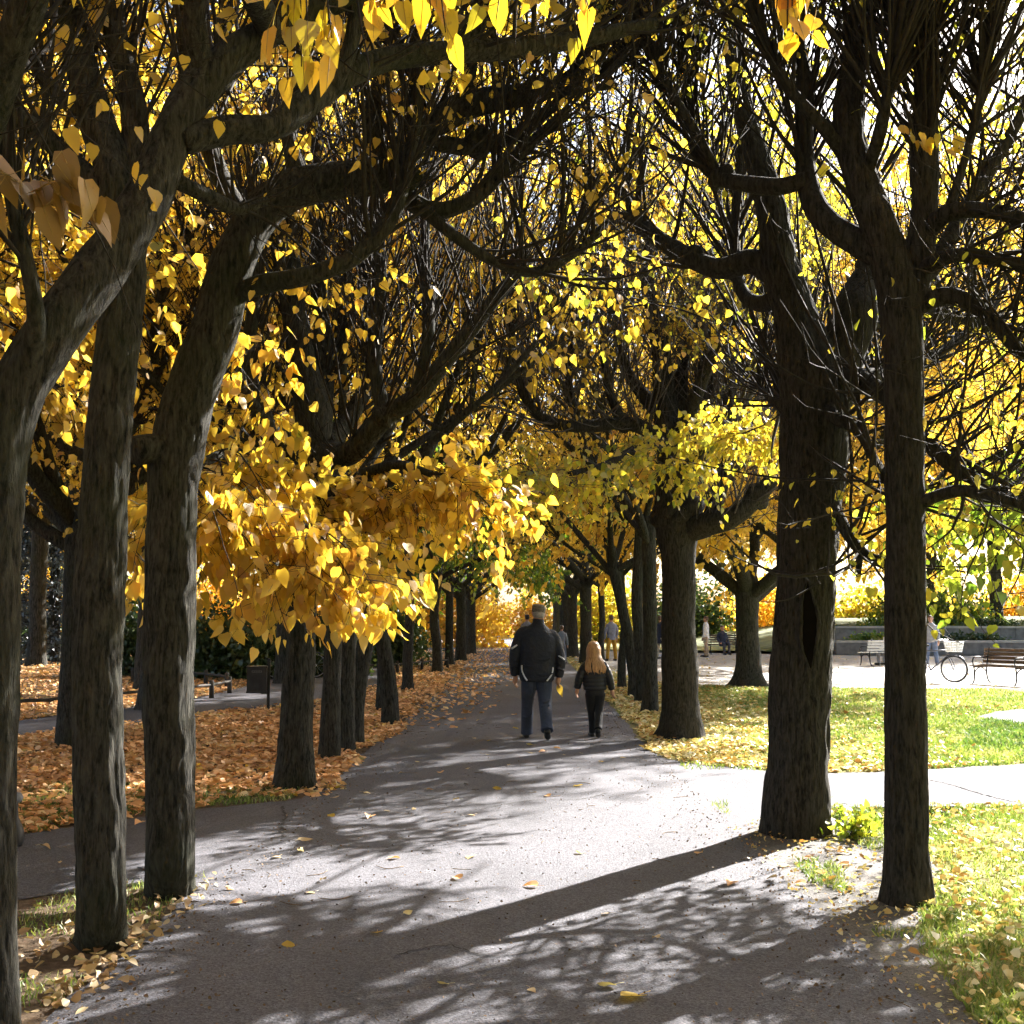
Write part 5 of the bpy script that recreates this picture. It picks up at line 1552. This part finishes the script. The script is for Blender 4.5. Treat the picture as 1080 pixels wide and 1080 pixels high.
# leaf held by its stalk in the right hand
a = Acc(); leaves(a, np.zeros((1, 3)), np.array([[.25, -.1, -1.]]), np.array([[.1, -1, .1]]), np.array([.15]), np.random.default_rng(3), 0, .8)
a.tube([[0, 0, 0], [-.004, 0, .05], [-.01, .002, .10]], .0018, 5)
o = link('held_leaf', a.mesh('held_leaf', GOLD, False)); o.location = np.array(q) + [.295, .066, .712]
tag(o, "big yellow leaf held by its stalk in the capped walker's right hand", 'leaf')

# ---- the girl --------------------------------------------------------------------------
q = G(628, 779)
girl = thing('person', 'small person with long blond hair in a black quilted jacket, walking beside the capped walker', 'person', q)
B = Acc()
eloft(B, [(0, 0, .60, .10, .08), (0, 0, .75, .10, .08), (0, 0, .92, .115, .085), (0, 0, 1.00, .10, .07), (0, .005, 1.06, .045, .048), (0, .01, 1.12, .042, .045)])
limb(B, [(-.11, 0, .98, .04), (-.18, -.02, .82, .032), (-.232, .03, .655, .022)])
limb(B, [(.11, 0, .98, .04), (.17, -.02, .80, .032), (.225, .03, .635, .022)])
limb(B, [(-.062, 0, .60, .055), (-.055, .05, .47, .045), (-.045, .09, .34, .036), (-.03, .135, .20, .03), (-.022, .165, .08, .028)]); limb(B, [(.062, 0, .60, .055), (.057, .03, .47, .045), (.050, .01, .35, .036), (.038, -.08, .23, .03), (.026, -.16, .14, .028)])
hand(B, (-.232, .03, .665), (-.2, .15, -1), (.35, .9, .1), .78); hand(B, (.225, .03, .645), (.2, .15, -1), (-.35, .9, .1), .78)
head(B, np.array([0, .015, 1.175]), .93, -.05)
put('body', fuse(B, .005, 2), SKIN, girl)
J = Acc()
rows = []
for z in np.linspace(.64, 1.0, 37):
    t = (z - .64) / .36
    w = .142 + .012 * math.sin(t * 3.1) - .0 * t
    bulge = .012 * abs(math.sin((z - .64) / .052 * math.pi)) ** .6
    rows.append((0, 0, z, w * (1 - .18 * max(0, t - .8) / .2) + bulge, .105 + bulge))
J.loft([ering(r[:3], r[3], r[4], 28) for r in rows] + [ering((0, 0, 1.04), .10, .085, 28), ering((0, .005, 1.075), .06, .06, 28), ering((0, .005, 1.10), .055, .055, 28)])
for s, e, w in ((-1, (-.20, -.02, .83), (-.236, .025, .668)), (1, (.19, -.02, .815), (.229, .025, .648))):
    base = spline(np.array([(s * .075, 0, 1.01, .042), (s * .128, -.002, .955, .056), (*e, .055), (*w, .044)]), 40)
    base[:, 3] += .007 * np.abs(np.sin(np.linspace(0, 1, 40) * 8 * math.pi)) ** .6 - .003
    J.tube(base[:, :3], base[:, 3], 16)
put('jacket', fuse(J, .006, 2), PUFF, girl)
TR = Acc()
eloft(TR, [(0, 0, .57, .125, .10), (0, 0, .64, .128, .10), (0, 0, .70, .12, .09)])
limb(TR, [(-.062, 0, .60, .077), (-.055, .05, .47, .066), (-.045, .09, .34, .054), (-.03, .135, .20, .05), (-.022, .165, .07, .052)])
limb(TR, [(.062, 0, .60, .077), (.057, .03, .47, .066), (.050, .01, .35, .054), (.038, -.08, .23, .05), (.026, -.16, .135, .052)])
put('trousers', fuse(TR, .007, 2), BLACKT, girl)
shoe(girl, (-.022, .175, .08), (-.022, .135, 0), (-.05, .345, 0), s=.85); shoe(girl, (.024, -.165, .14), (.024, -.20, .095), (.035, -.02, 0), s=.85)
H = Acc()
eloft(H, [(.014, -.06, .93, .09, .02), (.010, -.055, 1.0, .105, .042), (.004, -.03, 1.07, .094, .066), (0, -.008, 1.13, .088, .088), (0, .0, 1.19, .088, .098), (0, .004, 1.25, .076, .088), (0, .006, 1.285, .046, .055), (0, .006, 1.296, .01, .01)], 32, 0, 30)
g = np.random.default_rng(9)
for i in range(64):
    an = -math.pi * (.02 + .96 * g.random()); x = math.cos(an); y = math.sin(an)
    p = [[x * .055, .005 + y * .06, 1.265], [x * .09, -.0 + y * .098, 1.19], [x * .092, -.005 + y * .092, 1.10], [x * (.11 + .02 * g.random()) + .005, -.05 + y * .065, 1.0], [x * .13 + .014 + g.normal() * .010, -.07 + y * .05, .92], [x * .12 + .016 + g.normal() * .016, -.075 + y * .035, .83 + .07 * g.random()]]
    H.tube(spline(p, 20), np.concatenate([np.full(12, .0105), np.linspace(.0105, .002, 8)]), 6)
put('hair', fuse(H, .004, 1), BLOND, girl)

sway(girl, -.03, .6, -.10)


# ---- people further off --------------------------------------------------------------
def stroller(label, loc, rz, h=1.72, top=(.2, .2, .25), legs=(.1, .1, .12), hair=None, coat=.80, stance=.14, seat=False, bag=None):
    k = h / 1.75
    t = thing('person', label, 'person', loc, rz, None, k)
    B = Acc(); TR = Acc()
    hz = -.42 if seat else 0
    head(B, np.array([0, .0, 1.63 + hz]), 1.)
    eloft(B, [(0, 0, .9 + hz, .13, .1), (0, 0, 1.2 + hz, .15, .11), (0, 0, 1.38 + hz, .15, .1), (0, 0, 1.46 + hz, .07, .07), (0, 0, 1.56 + hz, .052, .056)])
    J = Acc()
    eloft(J, [(0, 0, coat + hz, .17, .13), (0, 0, .98 + hz, .165, .125), (0, 0, 1.2 + hz, .185, .125), (0, 0, 1.36 + hz, .19, .115), (0, 0, 1.44 + hz, .12, .085), (0, 0, 1.50 + hz, .06, .06)])
    for s in (-1, 1):
        w = (s * .20, .22, .95 + hz) if seat else (s * .26, .08, .84)
        limb(J, [(s * .15, 0, 1.39 + hz, .065), (s * .235, -.01, 1.15 + hz, .055), (*w, .043)])
        hand(B, w, (0, .4, -1) if not seat else (-s * .3, 1, -.3), (-s * .4, .8, .2))
        if seat:
            limb(TR, [(s * .09, 0, .92 + hz, .10), (s * .12, .38, .50, .075), (s * .12, .42, .30, .06), (s * .12, .42, .08, .055)])
            limb(B, [(s * .09, 0, .9 + hz, .06), (s * .12, .38, .50, .05), (s * .12, .42, .08, .04)])
            shoe(t, (s * .12, .42, .09), (s * .12, .38, 0), (s * .13, .62, 0))
        else:
            limb(TR, [(s * .085, 0, .86, .105), (s * (.09 + stance * .3), s * .03, .48, .078), (s * (.08 + stance * .6), s * .08, .08, .066)])
            limb(B, [(s * .085, 0, .86, .07), (s * (.09 + stance * .3), s * .03, .48, .055), (s * (.08 + stance * .6), s * .08, .08, .045)])
            shoe(t, (s * (.08 + stance * .6), s * .08, .09), (s * (.08 + stance * .6), s * .08 - .04, 0), (s * (.1 + stance * .6), s * .08 + .22, 0))
    put('body', fuse(B, .009, 2), SKIN, t)
    put('trousers', fuse(TR, .012, 2), simple('trousers_cloth', legs, .85), t)
    put('jacket', fuse(J, .012, 2), simple('jacket_cloth', top, .85), t)
    H = Acc(); eloft(H, [(0, -.03, 1.56 + hz, .06, .05), (0, -.022, 1.62 + hz, .083, .088), (0, -.012, 1.68 + hz, .086, .1), (0, -.008, 1.735 + hz, .07, .086), (0, -.008, 1.757 + hz, .01, .01)])
    put('hair', fuse(H, .009, 2), hair or BROWNH, t)
    return t


stroller('person in mustard trousers standing on the lawn behind the thin right trunks', G(645, 697), R(20), 1.72, (.22, .23, .30), (.42, .24, .03), stance=.22)
stroller('person in a dark navy coat half hidden by the stout pollard trunk', G(697, 695), R(-60), 1.7, (.02, .025, .05), (.45, .42, .36), coat=.62)
stroller('person in a white top and beige trousers strolling beneath the golden leaves', G(745, 693), R(70), 1.68, (.72, .72, .74), (.42, .33, .24))
stroller('person in blue jeans standing beside the slim right foreground trunk, near the bicycle', G(983, 702), R(150), 1.7, (.30, .32, .36), (.13, .17, .26))
stroller('person in dark clothes sitting on the small far bench', G(762, 690.5) + [0, -.05, .0], R(195), 1.7, (.03, .035, .06), (.06, .06, .08), seat=True)
stroller('person in a white shirt sitting on the bench before the terraces', np.array(qb) + [.25, .05, 0], R(22), 1.72, (.74, .73, .72), (.3, .3, .32), seat=True)
stroller("far person in grey peering past the capped walker's left shoulder", G(556, 697), R(10), 1.74, (.22, .22, .25), (.15, .15, .18), hair=simple('dark_hair', (.03, .028, .027), .7))
stroller("far small person in blue grey beside the capped walker's right shoulder", G(592.5, 700), R(-10), 1.35, (.22, .25, .33), (.2, .22, .3))
# ------------------------------------------------------------------ light
AZ, EL = R(42), R(32)
w = bpy.data.worlds.new('World'); scene.world = w; w.use_nodes = True
nt = w.node_tree
bg = nt.nodes.get('Background') or nt.nodes.new('ShaderNodeBackground')
sky = nt.nodes.new('ShaderNodeTexSky'); sky.sky_type = 'NISHITA'; sky.sun_disc = False
sky.sun_elevation = EL; sky.sun_rotation = AZ; sky.dust_density = 2.5; sky.air_density = 1.0
hs = nt.nodes.new('ShaderNodeHueSaturation'); hs.inputs['Saturation'].default_value = .95      # sky colour slightly desaturated
nt.links.new(sky.outputs[0], hs.inputs['Color']); nt.links.new(hs.outputs[0], bg.inputs[0]); bg.inputs[1].default_value = .05
sl = bpy.data.lights.new('sun', 'SUN'); sl.energy = 5.0; sl.angle = R(.55); sl.color = (1, .955, .90)
so = bpy.data.objects.new('sun', sl); COL.objects.link(so)
sd = Vector((math.sin(AZ) * math.cos(EL), math.cos(AZ) * math.cos(EL), math.sin(EL)))
so.rotation_euler = sd.to_track_quat('Z', 'Y').to_euler(); so.location = sd * 60
vs = scene.view_settings
vs.view_transform = 'Standard'; vs.look = 'None'; vs.gamma = 1; vs.use_curve_mapping = False
scene.display_settings.display_device = 'sRGB'
vs.exposure = 2.88
cy = scene.cycles
cy.max_bounces = 10; cy.diffuse_bounces = 8; cy.glossy_bounces = 2; cy.transmission_bounces = 8; cy.transparent_max_bounces = 4
cy.caustics_reflective = False; cy.caustics_refractive = False
cy.use_denoising = True
cy.use_adaptive_sampling = True; cy.adaptive_threshold = .03
